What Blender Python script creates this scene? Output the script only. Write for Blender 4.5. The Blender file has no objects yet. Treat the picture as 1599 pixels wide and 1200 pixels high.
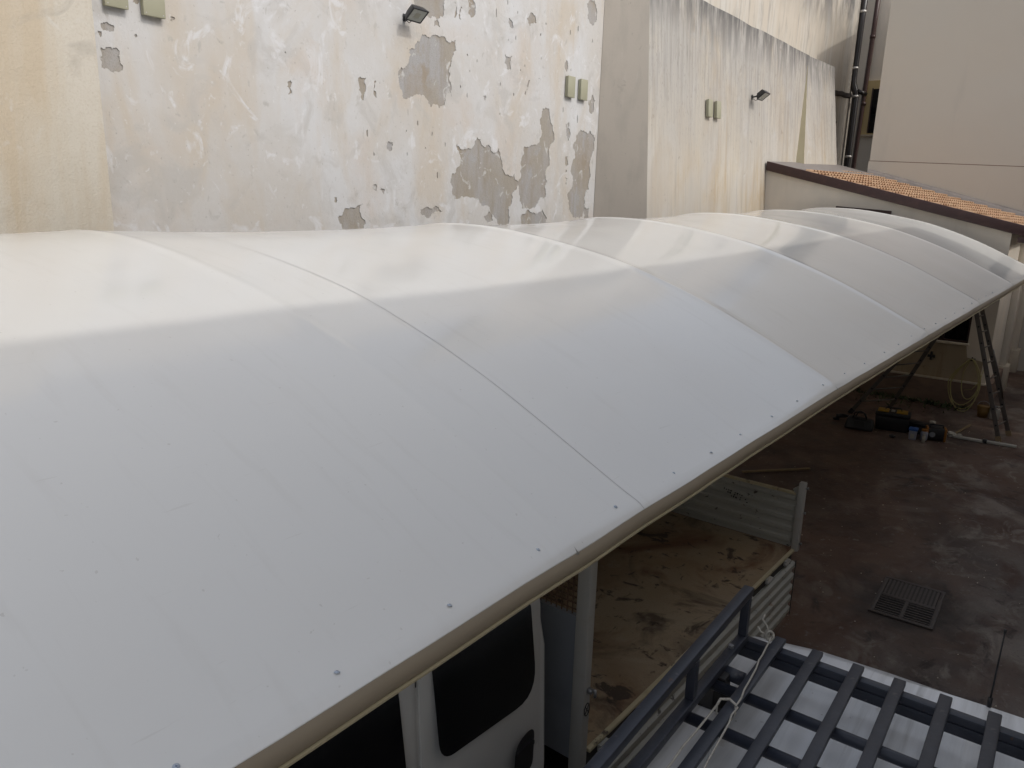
import bpy, bmesh, math, random
from mathutils import Vector, Matrix
from mathutils.geometry import delaunay_2d_cdt
from mathutils import noise as mnoise

# ------------------------------------------------------------------ camera
scene = bpy.context.scene
C = scene.collection
H = 4.6                                   # eye height above the yard
cam_data = bpy.data.cameras.new('camera')
cam_data.sensor_width = 36.0
cam_data.lens = 27.02
cam_data.clip_start = 0.05
cam_data.clip_end = 400.0
cam = bpy.data.objects.new('camera', cam_data)
C.objects.link(cam)
R = Matrix(((0.7937474726961654, -0.16673478140929165, 0.5849482560507776),
            (0.6075494813864808, 0.17127724741214617, -0.7755950826210394),
            (0.029130349388028016, 0.9710116462675997, 0.23725051223805022)))
cam.matrix_world = Matrix.Translation((0, 0, H)) @ R.to_4x4()
scene.camera = cam

# ------------------------------------------------------------------ sky and sun
SUN_EL = math.radians(42)
world = bpy.data.worlds.new('World')
scene.world = world
world.use_nodes = True
wn = world.node_tree.nodes; wl = world.node_tree.links
wn.clear()
w_out = wn.new('ShaderNodeOutputWorld')
w_bg = wn.new('ShaderNodeBackground')
w_sky = wn.new('ShaderNodeTexSky')
w_sky.sky_type = 'NISHITA'
w_sky.sun_disc = False
w_sky.sun_elevation = SUN_EL
w_sky.sun_rotation = math.radians(90)
w_sky.air_density = 1.0
w_sky.dust_density = 3.0
w_hs = wn.new('ShaderNodeHueSaturation')
w_hs.inputs['Saturation'].default_value = 0.4
wl.new(w_sky.outputs['Color'], w_hs.inputs['Color'])
wl.new(w_hs.outputs['Color'], w_bg.inputs['Color'])
w_bg.inputs['Strength'].default_value = 0.15
wl.new(w_bg.outputs['Background'], w_out.inputs['Surface'])

sun_d = bpy.data.lights.new('sun', 'SUN')
sun_d.energy = 0.78
sun_d.angle = math.radians(0.9)
sun_d.color = (1.0, 0.95, 0.87)
sun = bpy.data.objects.new('sun', sun_d)
C.objects.link(sun)
sun.rotation_euler = (0, math.radians(90) - SUN_EL, math.radians(0))
sun.location = (20, 0, 30)

scene.view_settings.view_transform = 'Standard'
scene.view_settings.look = 'None'
scene.view_settings.gamma = 1.0
scene.view_settings.use_curve_mapping = False
scene.view_settings.exposure = 0.36

# ------------------------------------------------------------------ helpers
def tag(o, label=None, cat=None, group=None, kind=None):
    if label: o['label'] = label
    if cat: o['category'] = cat
    if group: o['group'] = group
    if kind: o['kind'] = kind
    return o

def thing(name, label, cat, loc=(0, 0, 0), rotz=0.0, group=None):
    o = bpy.data.objects.new(name, None)
    o.empty_display_size = 0.2
    C.objects.link(o)
    o.location = loc
    o.rotation_euler = (0, 0, rotz)
    return tag(o, label, cat, group)

def copy_tree(o, parent=None):
    c = o.copy(); C.objects.link(c)
    if parent is not None: c.parent = parent
    for ch in list(o.children):
        copy_tree(ch, c)
    return c

class MB:
    """collects shapes and links them as one mesh object"""
    def __init__(self, origin=(0, 0, 0)):
        self.v = []; self.f = []; self.o = Vector(origin)
    def add(self, verts, faces):
        n = len(self.v)
        self.v += [Vector(p) - self.o for p in verts]
        self.f += [tuple(i + n for i in f) for f in faces]
        return self
    def box(self, a, b):
        x0, y0, z0 = a; x1, y1, z1 = b
        x0, x1 = min(x0, x1), max(x0, x1); y0, y1 = min(y0, y1), max(y0, y1); z0, z1 = min(z0, z1), max(z0, z1)
        return self.add([(x0,y0,z0),(x1,y0,z0),(x1,y1,z0),(x0,y1,z0),(x0,y0,z1),(x1,y0,z1),(x1,y1,z1),(x0,y1,z1)],
            [(3,2,1,0),(4,5,6,7),(0,1,5,4),(1,2,6,5),(2,3,7,6),(3,0,4,7)])
    def hexa(self, bottom, top):
        return self.add(list(bottom) + list(top), [(3,2,1,0),(4,5,6,7),(0,1,5,4),(1,2,6,5),(2,3,7,6),(3,0,4,7)])
    def bar(self, p, q, w, h, up=(0, 0, 1)):
        p = Vector(p); q = Vector(q); d = (q - p).normalized(); up = Vector(up)
        s = d.cross(up)
        if s.length < 1e-4: s = d.cross(Vector((0, 1, 0)))
        s.normalize(); u = s.cross(d).normalized()
        a = [p + s*x*w/2 + u*y*h/2 for x, y in ((-1,-1),(1,-1),(1,1),(-1,1))]
        b = [q + s*x*w/2 + u*y*h/2 for x, y in ((-1,-1),(1,-1),(1,1),(-1,1))]
        return self.add(a + b, [(0,1,2,3),(7,6,5,4),(1,0,4,5),(2,1,5,6),(3,2,6,7),(0,3,7,4)])
    def tube(self, pts, r, n=8, closed=False, cap=True):
        pts = [Vector(p) for p in pts]; m = len(pts); base = len(self.v)
        prev = None; rings = []
        for i, p in enumerate(pts):
            if closed: d = pts[(i+1) % m] - pts[i-1]
            else: d = pts[min(i+1, m-1)] - pts[max(i-1, 0)]
            d.normalize()
            if prev is None:
                s = d.cross(Vector((0, 0, 1)))
                if s.length < 1e-3: s = d.cross(Vector((0, 1, 0)))
            else:
                s = prev - d*prev.dot(d)
            s.normalize(); prev = s; u = d.cross(s)
            rr = r[i] if isinstance(r, (list, tuple)) else r
            rings.append([p + (s*math.cos(2*math.pi*k/n) + u*math.sin(2*math.pi*k/n))*rr for k in range(n)])
        verts = [q for ring in rings for q in ring]; faces = []
        for i in range(m if closed else m-1):
            j = (i+1) % m
            for k in range(n):
                l = (k+1) % n
                faces.append((i*n+k, i*n+l, j*n+l, j*n+k))
        if cap and not closed:
            faces.append(tuple(range(n-1, -1, -1))); faces.append(tuple((m-1)*n + k for k in range(n)))
        return self.add(verts, faces)
    def prism(self, poly, off):
        """polygon of 3D points extruded by off"""
        n = len(poly); off = Vector(off)
        v = [Vector(p) for p in poly]; w = [p + off for p in v]
        f = [tuple(range(n-1, -1, -1)), tuple(range(n, 2*n))]
        f += [(i, (i+1) % n, n + (i+1) % n, n + i) for i in range(n)]
        return self.add(v + w, f)
    def build(self, name, mat, parent=None, smooth=False, bevel=0.0, label=None, kind=None, recalc=True, seg=2):
        me = bpy.data.meshes.new(name)
        me.from_pydata([tuple(p) for p in self.v], [], self.f)
        bm = bmesh.new(); bm.from_mesh(me)
        if recalc: bmesh.ops.recalc_face_normals(bm, faces=bm.faces[:])
        if bevel > 0:
            ed = [e for e in bm.edges if len(e.link_faces) == 2 and e.calc_face_angle(0) > 0.6]
            bmesh.ops.bevel(bm, geom=ed, offset=bevel, segments=seg, profile=0.5, affect='EDGES', clamp_overlap=True)
        bm.to_mesh(me); bm.free()
        if smooth or bevel > 0:
            me.polygons.foreach_set('use_smooth', [True]*len(me.polygons))
            if not smooth or bevel > 0:
                me.set_sharp_from_angle(angle=math.radians(40))
        me.update()
        o = bpy.data.objects.new(name, me); C.objects.link(o)
        if mat is not None: me.materials.append(mat)
        if parent is not None: o.parent = parent
        else: o.location = self.o
        if label: o['label'] = label
        if kind: o['kind'] = kind
        return o

def jag(poly, amp, levels, rnd):
    """roughen a 2D outline by fractal midpoint displacement"""
    for _ in range(levels):
        out = []
        for i, a in enumerate(poly):
            b = poly[(i+1) % len(poly)]
            dx, dy = b[0]-a[0], b[1]-a[1]; L = math.hypot(dx, dy)
            out.append(a)
            if L > 0.018:
                k = rnd.uniform(-1, 1)*amp*L; t = rnd.uniform(.35, .65)
                out.append((a[0]+dx*t - dy/L*k, a[1]+dy*t + dx/L*k))
        poly = out
    return poly

# ------------------------------------------------------------------ materials
def mat(name, base, rough=0.6, layers=(), metallic=0.0, bump=None, coat=0.0, spec=0.5, rough_var=None, coat_rough=0.1):
    """layers: (scale xyz, low, high, colour, strength[, detail[, distortion]]) noise masks mixed over the base"""
    m = bpy.data.materials.new(name); m.use_nodes = True
    nt = m.node_tree; N = nt.nodes; L = nt.links
    b = N['Principled BSDF']
    b.inputs['Roughness'].default_value = rough
    b.inputs['Metallic'].default_value = metallic
    b.inputs['Specular IOR Level'].default_value = spec
    b.inputs['Coat Weight'].default_value = coat
    b.inputs['Coat Roughness'].default_value = coat_rough
    tc = N.new('ShaderNodeTexCoord')
    col = None
    def noise(scale, detail=6.0, dist=0.0, seed=0.0):
        mp = N.new('ShaderNodeMapping')
        mp.inputs['Scale'].default_value = scale if isinstance(scale, tuple) else (scale,)*3
        mp.inputs['Location'].default_value = (seed*3.7, seed*1.3, seed*2.1)
        L.new(tc.outputs['Object'], mp.inputs['Vector'])
        t = N.new('ShaderNodeTexNoise')
        t.inputs['Scale'].default_value = 1.0
        t.inputs['Detail'].default_value = detail
        t.inputs['Roughness'].default_value = 0.6
        t.inputs['Distortion'].default_value = dist
        L.new(mp.outputs['Vector'], t.inputs['Vector'])
        return t.outputs['Fac']
    def ramp(fac, lo, hi, amt):
        mr = N.new('ShaderNodeMapRange'); mr.clamp = True
        mr.inputs['From Min'].default_value = lo; mr.inputs['From Max'].default_value = hi
        mr.inputs['To Max'].default_value = amt
        L.new(fac, mr.inputs['Value']); return mr.outputs['Result']
    rgb = N.new('ShaderNodeRGB'); rgb.outputs[0].default_value = (*base, 1); col = rgb.outputs[0]
    for i, ly in enumerate(layers):
        scale, lo, hi, c, s = ly[:5]
        det = ly[5] if len(ly) > 5 else 6.0
        dist = ly[6] if len(ly) > 6 else 0.0
        f = ramp(noise(scale, det, dist, seed=i+1), lo, hi, s)
        if len(ly) > 7 and ly[7] is not None:           # restrict along one axis: (axis, from, to)
            ax, a0, a1 = ly[7]
            sp = N.new('ShaderNodeSeparateXYZ'); L.new(tc.outputs['Object'], sp.inputs[0])
            g = ramp(sp.outputs[ax], a0, a1, 1.0)
            mu = N.new('ShaderNodeMath'); mu.operation = 'MULTIPLY'
            L.new(f, mu.inputs[0]); L.new(g, mu.inputs[1]); f = mu.outputs[0]
        mx = N.new('ShaderNodeMix'); mx.data_type = 'RGBA'
        L.new(f, mx.inputs['Factor']); L.new(col, mx.inputs[6]); mx.inputs[7].default_value = (*c, 1)
        col = mx.outputs[2]
    L.new(col, b.inputs['Base Color'])
    if rough_var:
        scale, lo, hi, r0, r1 = rough_var
        mr = N.new('ShaderNodeMapRange'); mr.clamp = True
        mr.inputs['From Min'].default_value = lo; mr.inputs['From Max'].default_value = hi
        mr.inputs['To Min'].default_value = r0; mr.inputs['To Max'].default_value = r1
        L.new(noise(scale, 5, 0, seed=9), mr.inputs['Value']); L.new(mr.outputs['Result'], b.inputs['Roughness'])
    if bump:
        h = None
        for scale, dist_, det in bump:
            bp = N.new('ShaderNodeBump'); bp.inputs['Strength'].default_value = 1.0
            bp.inputs['Distance'].default_value = dist_
            L.new(noise(scale, det, 0, seed=13), bp.inputs['Height'])
            if h is not None: L.new(h, bp.inputs['Normal'])
            h = bp.outputs['Normal']
        L.new(h, b.inputs['Normal'])
    return m

M = {}
M['canopy'] = mat('white_membrane', (.735, .73, .705), .10, [((.35,.5,.35), .4, .7, (.70,.695,.675), .5, 2), ((1.2,9,1.2), .56, .74, (.63,.615,.58), .35, 6, .3), ((.8,.5,.8), .5, .7, (.715,.70,.665), .6, 3), ((55,3,55), .70, .74, (.55,.53,.49), .25, 3), ((30,30,30), .725, .76, (.45,.43,.39), .35, 2)],
                  spec=.5, bump=[((.9,.6,.9), .004, 1)], rough_var=((1.3,1.3,1.3), .35, .7, .09, .14))
M['hem'] = mat('tan_hem', (.29, .24, .175), .55, [((4,4,9), .45, .7, (.30,.25,.18), .6)])
M['flange'] = mat('pale_flange', (.42, .36, .23), .4, [((3,9,9), .5, .7, (.35,.30,.2), .5)])
M['seam'] = mat('seam_line', (.30, .29, .28), .6)
M['screw'] = mat('zinc_screw', (.48, .54, .63), .35, metallic=.15)
M['frame'] = mat('galvanised_frame', (.40, .40, .39), .45, [((8,8,3), .5, .7, (.28,.27,.26), .5)], metallic=.6)
M['paint'] = mat('old_limewash', (.495, .475, .45), .9, [
    ((1,.55,.5), .40, .62, (.545,.548,.555), .9, 5, .3),
    ((1,1.2,.45), .50, .68, (.47,.40,.31), .55, 6, .5),
    ((1,.6,.75), .55, .72, (.50,.425,.36), .5, 5, .4),
    ((1,4.2,.45), .56, .70, (.46,.36,.235), .45, 6, .2, (1, 2.2, 5.0)),
    ((1,1.5,1.3), .54, .64, (.42,.405,.385), .55, 9, 1.0),
    ((1,2.1,1.8), .58, .66, (.60,.60,.61), .75, 9, 1.4),
    ((1,7,5), .62, .69, (.36,.345,.32), .55, 7, .6),
    ((1,13,9), .64, .70, (.60,.60,.60), .6, 6, .8),
    ((1,30,22), .655, .71, (.29,.27,.25), .55, 4)],
    bump=[((2.2,2.2,2.2), .012, 7), ((9,9,9), .005, 6), ((40,40,40), .0022, 4)])
M['render'] = mat('bare_render', (0.318, 0.288, 0.245), .95, [((1,1.1,.9), .47, .60, (0.284, 0.232, 0.176), .75, 5), ((1,1.6,1.4), .54, .62, (0.344, 0.344, 0.348), .85, 6),
    ((1,2.2,1.2), .42, .62, (0.344, 0.335, 0.331), .8, 6), ((1,5,.8), .52, .7, (0.258, 0.215, 0.163), .6), ((60,60,60), .5, .7, (0.206, 0.189, 0.172), .45, 3), ((1,5,4), .60, .655, (0.499, 0.490, 0.473), .85, 8, .8)],
    bump=[((45,45,45), .004, 3), ((6,6,6), .008, 5)])
M['ochre'] = mat('ochre_stucco', (0.509, 0.470, 0.399), .95, [
    ((1,.7,.30), .42, .64, (0.544, 0.505, 0.440), .9, 6, .3), ((1,1.8,.2), .47, .64, (0.451, 0.353, 0.233), .55, 6, .5), ((1,3.0,.3), .56, .7, (0.431, 0.348, 0.244), .4, 6, .3),
    ((1,1.6,1.3), .60, .70, (0.353, 0.323, 0.281), .55, 8, .8), ((1,4,3), .62, .72, (0.549, 0.535, 0.498), .5, 7, .8), ((50,50,50), .5, .75, (0.392, 0.333, 0.254), .4, 3)],
    bump=[((55,55,55), .004, 3), ((4,4,4), .012, 6)])
M['return'] = mat('grey_return_render', (.47, .425, .37), .9, [((2,2,1.2), .60, .66, (.56,.54,.51), .6, 8, .6, (2, 5.8, 7.6)), ((3,3,2), .635, .68, (.27,.24,.21), .75, 8, .5, (2, 6.0, 7.4)),((3,1,1), .5, .66, (.40,.365,.32), .6), ((9,9,6), .66, .72, (.30,.27,.24), .7, 7), ((3,3,.3), .55, .7, (.52,.47,.41), .6)], bump=[((30,30,30), .002, 3)])
M['streaky'] = mat('weathered_buttress_render', (.49, .435, .35), .92, [
    ((1,.9,.35), .44, .64, (.535,.51,.465), .85, 7, .6),
    ((1,.8,.55), .52, .68, (.43,.33,.215), .62, 7, .8),
    ((1,5,.30), .50, .66, (.40,.30,.19), .60, 7, .3),
    ((1,12,.5), .53, .68, (.31,.28,.24), .6, 7, .2),
    ((1,1.3,1.1), .60, .72, (.56,.555,.545), .8, 8, .8),
    ((1,.5,.4), .40, .62, (.43,.41,.385), .6, 7, .6), ((1,.8,.6), .28, .50, (.37,.355,.335), .8, 8, .5, (2, 5.4, 8.0)),
    ((1,9,.55), .45, .62, (.26,.25,.235), .75, 8, .3, (2, 5.4, 8.2)),
    ((1,14,2.6), .56, .70, (.24,.23,.21), .5, 8, .6, (2, 5.0, 7.6)),
    ((1,5,1.0), .38, .56, (.12,.115,.11), .95, 8, .2, (2, 7.9, 8.75)),
    ((1,28,7), .58, .66, (.24,.22,.20), .6, 6, .5, (2, 4.4, 7.0)),
    ((1,3,3), .66, .72, (.24,.21,.18), .6, 8, .6)],
    bump=[((4,14,2), .006, 5), ((6,6,6), .006, 6), ((40,40,40), .003, 3)])
M['tallwall'] = mat('tall_cream_render', (.51, .46, .39), .9, [
    ((1,1.3,.22), .46, .64, (.545,.525,.485), .8, 6, .3), ((1,5,.3), .52, .68, (.41,.345,.265), .5, 6), ((1,1.1,.5), .42, .58, (.12,.115,.11), .92, 8, .4, (2, 9.9, 11.2)),
    ((1,7,.7), .56, .68, (.25,.23,.21), .65, 7, .2), ((2,2,1), .6, .72, (.33,.305,.27), .5, 6)],
    bump=[((20,20,20), .003, 3)])
M['olive'] = mat('olive_render', (.44, .395, .27), .9, [((1,2,.4), .5, .7, (.38,.33,.22), .6)], bump=[((30,30,30), .002, 3)])
M['cream'] = mat('cream_render', (0.728, 0.653, 0.554), .88, [((.5,.5,.35), .42, .62, (0.606, 0.562, 0.492), .8, 5), ((2,2,.3), .58, .7, (0.529, 0.475, 0.409), .4, 6), ((6,6,2), .66, .74, (0.330, 0.292, 0.251), .45, 7)], bump=[((35,35,35), .0025, 3)])
M['tower'] = mat('pale_tower_render', (0.574, 0.519, 0.443), .85, [((.22,.22,.3), .40, .64, (0.578, 0.536, 0.469), .8, 4), ((1,1,.15), .58, .72, (0.456, 0.421, 0.373), .4, 5), ((5,5,1.2), .62, .72, (0.318, 0.296, 0.272), .7, 8, .2, (2, 5.4, 4.4))], bump=[((25,25,25), .0015, 3)])
M['yellow_wall'] = mat('yellow_render', (.55, .43, .22), .85, [((2,2,1), .5, .7, (.46,.35,.18), .5)])
M['plinth'] = mat('brown_plinth', (.20, .135, .10), .85, [((2,2,3), .45, .68, (.26,.18,.13), .6), ((1.5,1.5,5), .5, .7, (.11,.08,.065), .7)], bump=[((20,20,20), .004, 4)])
M['lower_wall'] = mat('damp_cream_render', (.40, .325, .225), .9, [((2,2,.5), .45, .66, (.33,.25,.16), .8, 6), ((5,5,.4), .56, .7, (.24,.16,.10), .6, 6), ((6,6,6), .64, .7, (.19,.15,.11), .6, 7)], bump=[((25,25,25), .003, 4)])
M['ledge'] = mat('pale_ledge', (.55, .48, .38), .7, [((6,6,6), .5, .7, (.42,.35,.27), .5)])
M['tile'] = mat('terracotta_tile', (.46, .275, .16), .85, [((3.2,4.1,3), .40, .62, (.53,.36,.225), .9, 3), ((1.4,1.4,1.4), .52, .7, (.36,.20,.115), .6, 3), ((9,9,9), .6, .72, (.22,.15,.11), .6, 5)])
M['fascia'] = mat('dark_brown_fascia', (.042, .018, .017), .45, [((5,5,5), .5, .7, (.08,.035,.03), .6)])
M['flashing'] = mat('grey_flashing', (.23, .205, .19), .6, [((3,3,3), .5, .7, (.16,.14,.13), .6)])
M['pipe_black'] = mat('black_pipe', (.018, .015, .015), .35)
M['pipe_brown'] = mat('brown_pipe', (.05, .022, .018), .4)
M['clip'] = mat('pipe_clip', (.5, .48, .45), .4, metallic=.5)
M['glass'] = mat('dark_glass', (.004, .004, .005), .06, spec=.3)
M['box_green'] = mat('sage_green_plastic', (.335, .325, .235), .5, [((3,3,3), .5, .7, (.37,.355,.26), .5)])
M['black'] = mat('black_plastic', (.016, .016, .018), .45)
M['lens'] = mat('floodlight_glass', (.42, .43, .40), .12, [((14,14,14), .5, .6, (.32,.33,.30), .6, 2)], spec=.6)
M['led'] = mat('led_plate', (.28, .28, .23), .4)
M['ground'] = mat('stained_concrete', (0.118, 0.070, 0.048), .80, [
    ((.45,.40,1), .44, .60, (0.052, 0.031, 0.023), .95, 6, .7), ((.7,.45,1), .50, .62, (0.232, 0.192, 0.160), .9, 7, 1.0, (0, -3.4, -.4)), ((.30,.22,1), .46, .60, (0.160, 0.144, 0.132), .8, 6, .4, (0, -2.0, .6)),
    ((1.5,.9,1), .55, .66, (0.080, 0.042, 0.029), .8, 7, .8), ((2.4,1.5,1), .56, .66, (0.264, 0.232, 0.196), .7, 8, 1.0, (0, -3.2, -.6)),
    ((3.2,2.2,1), .585, .68, (0.036, 0.026, 0.022), .85, 8, .6), ((9,9,1), .61, .71, (0.216, 0.192, 0.168), .6, 6), ((45,45,1), .57, .70, (0.052, 0.040, 0.036), .6, 3), ((16,10,1), .69, .74, (0.288, 0.264, 0.240), .5, 3)],
    bump=[((14,14,14), .006, 6), ((80,80,80), .002, 3)], rough_var=((.8,.8,1), .4, .65, .55, .9))
# oily dark dirt spread round the drain grate
_nt = M['ground'].node_tree; _N = _nt.nodes; _L = _nt.links
_b = _N['Principled BSDF']; _src = _b.inputs['Base Color'].links[0].from_socket
_tc = _N.new('ShaderNodeTexCoord'); _mp = _N.new('ShaderNodeMapping'); _mp.vector_type = 'POINT'
_mp.inputs['Scale'].default_value = (1/.85, 1/1.05, 0); _mp.inputs['Location'].default_value = (1.19/.85, -9.55/1.05, 0)
_L.new(_tc.outputs['Object'], _mp.inputs['Vector'])
_len = _N.new('ShaderNodeVectorMath'); _len.operation = 'LENGTH'; _L.new(_mp.outputs['Vector'], _len.inputs[0])
_no = _N.new('ShaderNodeTexNoise'); _no.inputs['Scale'].default_value = 3.5; _no.inputs['Detail'].default_value = 7; _L.new(_tc.outputs['Object'], _no.inputs['Vector'])
_ad = _N.new('ShaderNodeMath'); _ad.operation = 'ADD'; _L.new(_len.outputs['Value'], _ad.inputs[0]); _L.new(_no.outputs['Fac'], _ad.inputs[1])
_mr = _N.new('ShaderNodeMapRange'); _mr.inputs['From Min'].default_value = .95; _mr.inputs['From Max'].default_value = 1.6; _mr.inputs['To Min'].default_value = .85; _mr.inputs['To Max'].default_value = 0
_L.new(_ad.outputs[0], _mr.inputs['Value'])
_mx = _N.new('ShaderNodeMix'); _mx.data_type = 'RGBA'; _L.new(_mr.outputs['Result'], _mx.inputs['Factor']); _L.new(_src, _mx.inputs[6]); _mx.inputs[7].default_value = (.035, .028, .025, 1)
_L.new(_mx.outputs[2], _b.inputs['Base Color'])
M['damp'] = mat('damp_rim', (.045, .036, .032), .7, [((5,5,5), .5, .7, (.07,.055,.047), .7)])
M['iron'] = mat('cast_iron', (.085, .072, .066), .6, [((20,20,20), .5, .7, (.13,.105,.085), .6)], metallic=.3, bump=[((60,60,60), .001, 3)])
M['pit_shade'] = mat('drain_pit_shade', (.012, .010, .010), .9)
M['truck_white'] = mat('aged_white_paint', (0.376, 0.368, 0.343), .42, [((1.5,1.5,.6), .5, .7, (0.459, 0.442, 0.404), .6), ((11,11,11), .68, .72, (0.136, 0.076, 0.047), .8, 7), ((4,4,9), .60, .72, (0.357, 0.323, 0.272), .6, 6)], coat=.15)
M['cab_white'] = mat('white_cab_paint', (.62, .62, .605), .25, [((1,1,1), .45, .7, (.56,.56,.545), .5), ((14,14,14), .68, .74, (.40,.36,.31), .4)], coat=.5)
M['bed_side'] = mat('scratched_white_board', (0.333, 0.329, 0.294), .5, [((2.5,2.5,7), .52, .68, (0.352, 0.339, 0.299), .7, 6), ((9,9,14), .635, .675, (0.048, 0.037, 0.031), .95, 8, .6), ((5,5,2), .64, .70, (0.194, 0.114, 0.066), .7, 7)])
M['bed_floor'] = mat('rusty_ply_floor', (.28, .205, .125), .8, [
    ((.5,.7,1), .45, .62, (0.296, 0.244, 0.174), .8, 5), ((.9,.7,1), .48, .62, (0.192, 0.126, 0.070), .85, 7, .7), ((1.1,.9,1), .53, .64, (0.126, 0.056, 0.025), .85, 8, .8),
    ((.9,1.2,1), .56, .66, (0.052, 0.033, 0.022), .85, 9, .9), ((5,7,1), .60, .66, (0.033, 0.022, 0.016), .9, 9, .5), ((2.4,2,1), .605, .655, (0.037, 0.025, 0.018), .85, 10, .8),
    ((14,5,1), .64, .69, (0.037, 0.026, 0.018), .7, 6, .3), ((4,4,1), .6, .7, (0.311, 0.252, 0.178), .6, 7), ((60,60,1), .55, .7, (0.126, 0.081, 0.052), .4, 3)],
    bump=[((10,10,10), .004, 6)])
M['edge_trim'] = mat('yellowed_edge_trim', (.46, .40, .26), .55, [((3,3,3), .5, .65, (.33,.26,.15), .7), ((9,6,9), .6, .66, (.07,.05,.04), .9, 7)])
M['rubber'] = mat('rubber', (.014, .014, .015), .75, bump=[((50,50,50), .002, 3)])
M['rim'] = mat('steel_rim', (.32, .32, .33), .4, metallic=.6)
M['chassis'] = mat('black_chassis', (.02, .018, .017), .6, [((8,8,8), .55, .7, (.06,.035,.025), .6)])
M['mesh'] = mat('rusty_mesh', (.13, .075, .045), .75)
M['grey_panel'] = mat('grey_panel', (.22, .235, .26), .5, [((3,3,3), .5, .7, (.17,.18,.2), .6)])
M['red_lens'] = mat('red_lamp_lens', (.35, .012, .01), .2)
M['amber'] = mat('amber_lens', (.55, .16, .015), .25)
M['van_white'] = mat('dirty_white_roof', (.78, .79, .80), .28, [
    ((4.5,.35,1), .46, .66, (.47,.465,.455), .75, 6), ((13,.5,1), .55, .70, (.36,.35,.335), .6, 6), ((1.2,1.4,1), .55, .7, (.66,.67,.68), .7, 5), ((4,4,4), .64, .71, (.34,.29,.23), .55, 8), ((28,28,28), .69, .73, (.20,.16,.12), .6, 4)],
    coat=.25, bump=[((1.2,.6,1), .004, 2)])
M['rack'] = mat('dark_rack_paint', (0.026, 0.030, 0.043), .42, [((5,5,5), .5, .7, (0.055, 0.060, 0.079), .6), ((18,18,18), .64, .70, (0.103, 0.099, 0.105), .55, 6), ((11,11,11), .665, .70, (0.090, 0.044, 0.026), .7, 7)], bump=[((30,30,30), .0008, 3)])
M['rope'] = mat('off_white_cord', (.50, .47, .41), .9, [((40,40,40), .5, .65, (.33,.30,.25), .7)])
M['alu'] = mat('dull_aluminium', (0.128, 0.112, 0.099), .5, [((9,9,3), .5, .7, (0.088, 0.076, 0.068), .7)], metallic=.35)
M['hose'] = mat('yellow_hose', (0.318, 0.275, 0.112), .45)
M['case_black'] = mat('black_case', (.012, .012, .014), .5)
M['yellow'] = mat('tool_yellow', (0.304, 0.176, 0.015), .45)
M['blue'] = mat('blue_plastic', (0.032, 0.102, 0.320), .4)
M['clear'] = mat('cloudy_tub', (.26, .27, .33), .35)
M['orange'] = mat('orange_plastic', (0.245, 0.098, 0.010), .5)
M['board_white'] = mat('white_board', (0.371, 0.355, 0.315), .6, [((8,8,8), .55, .7, (0.375, 0.345, 0.285), .6)])
M['wood'] = mat('pale_wood', (0.236, 0.174, 0.096), .75, [((30,3,30), .45, .65, (0.225, 0.150, 0.075), .7)])
M['paper'] = mat('crumpled_paper', (0.397, 0.371, 0.320), .9)
M['weed'] = mat('dark_weed_leaf', (.045, .065, .022), .7, [((9,9,9), .4, .7, (.075,.085,.03), .8)])
M['terracotta_pot'] = mat('yellow_bucket', (0.176, 0.098, 0.020), .6)
M['yard_wall'] = mat('yard_building_render', (.50, .46, .40), .9, [((.4,.4,.3), .45, .65, (.44,.40,.34), .7)])
M['shutter'] = mat('dark_brown_shutter', (.045, .022, .018), .5)
M['ink'] = mat('black_paint_lettering', (.02, .02, .02), .6)
M['slot'] = mat('screw_slot', (.14, .18, .27), .5)

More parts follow.
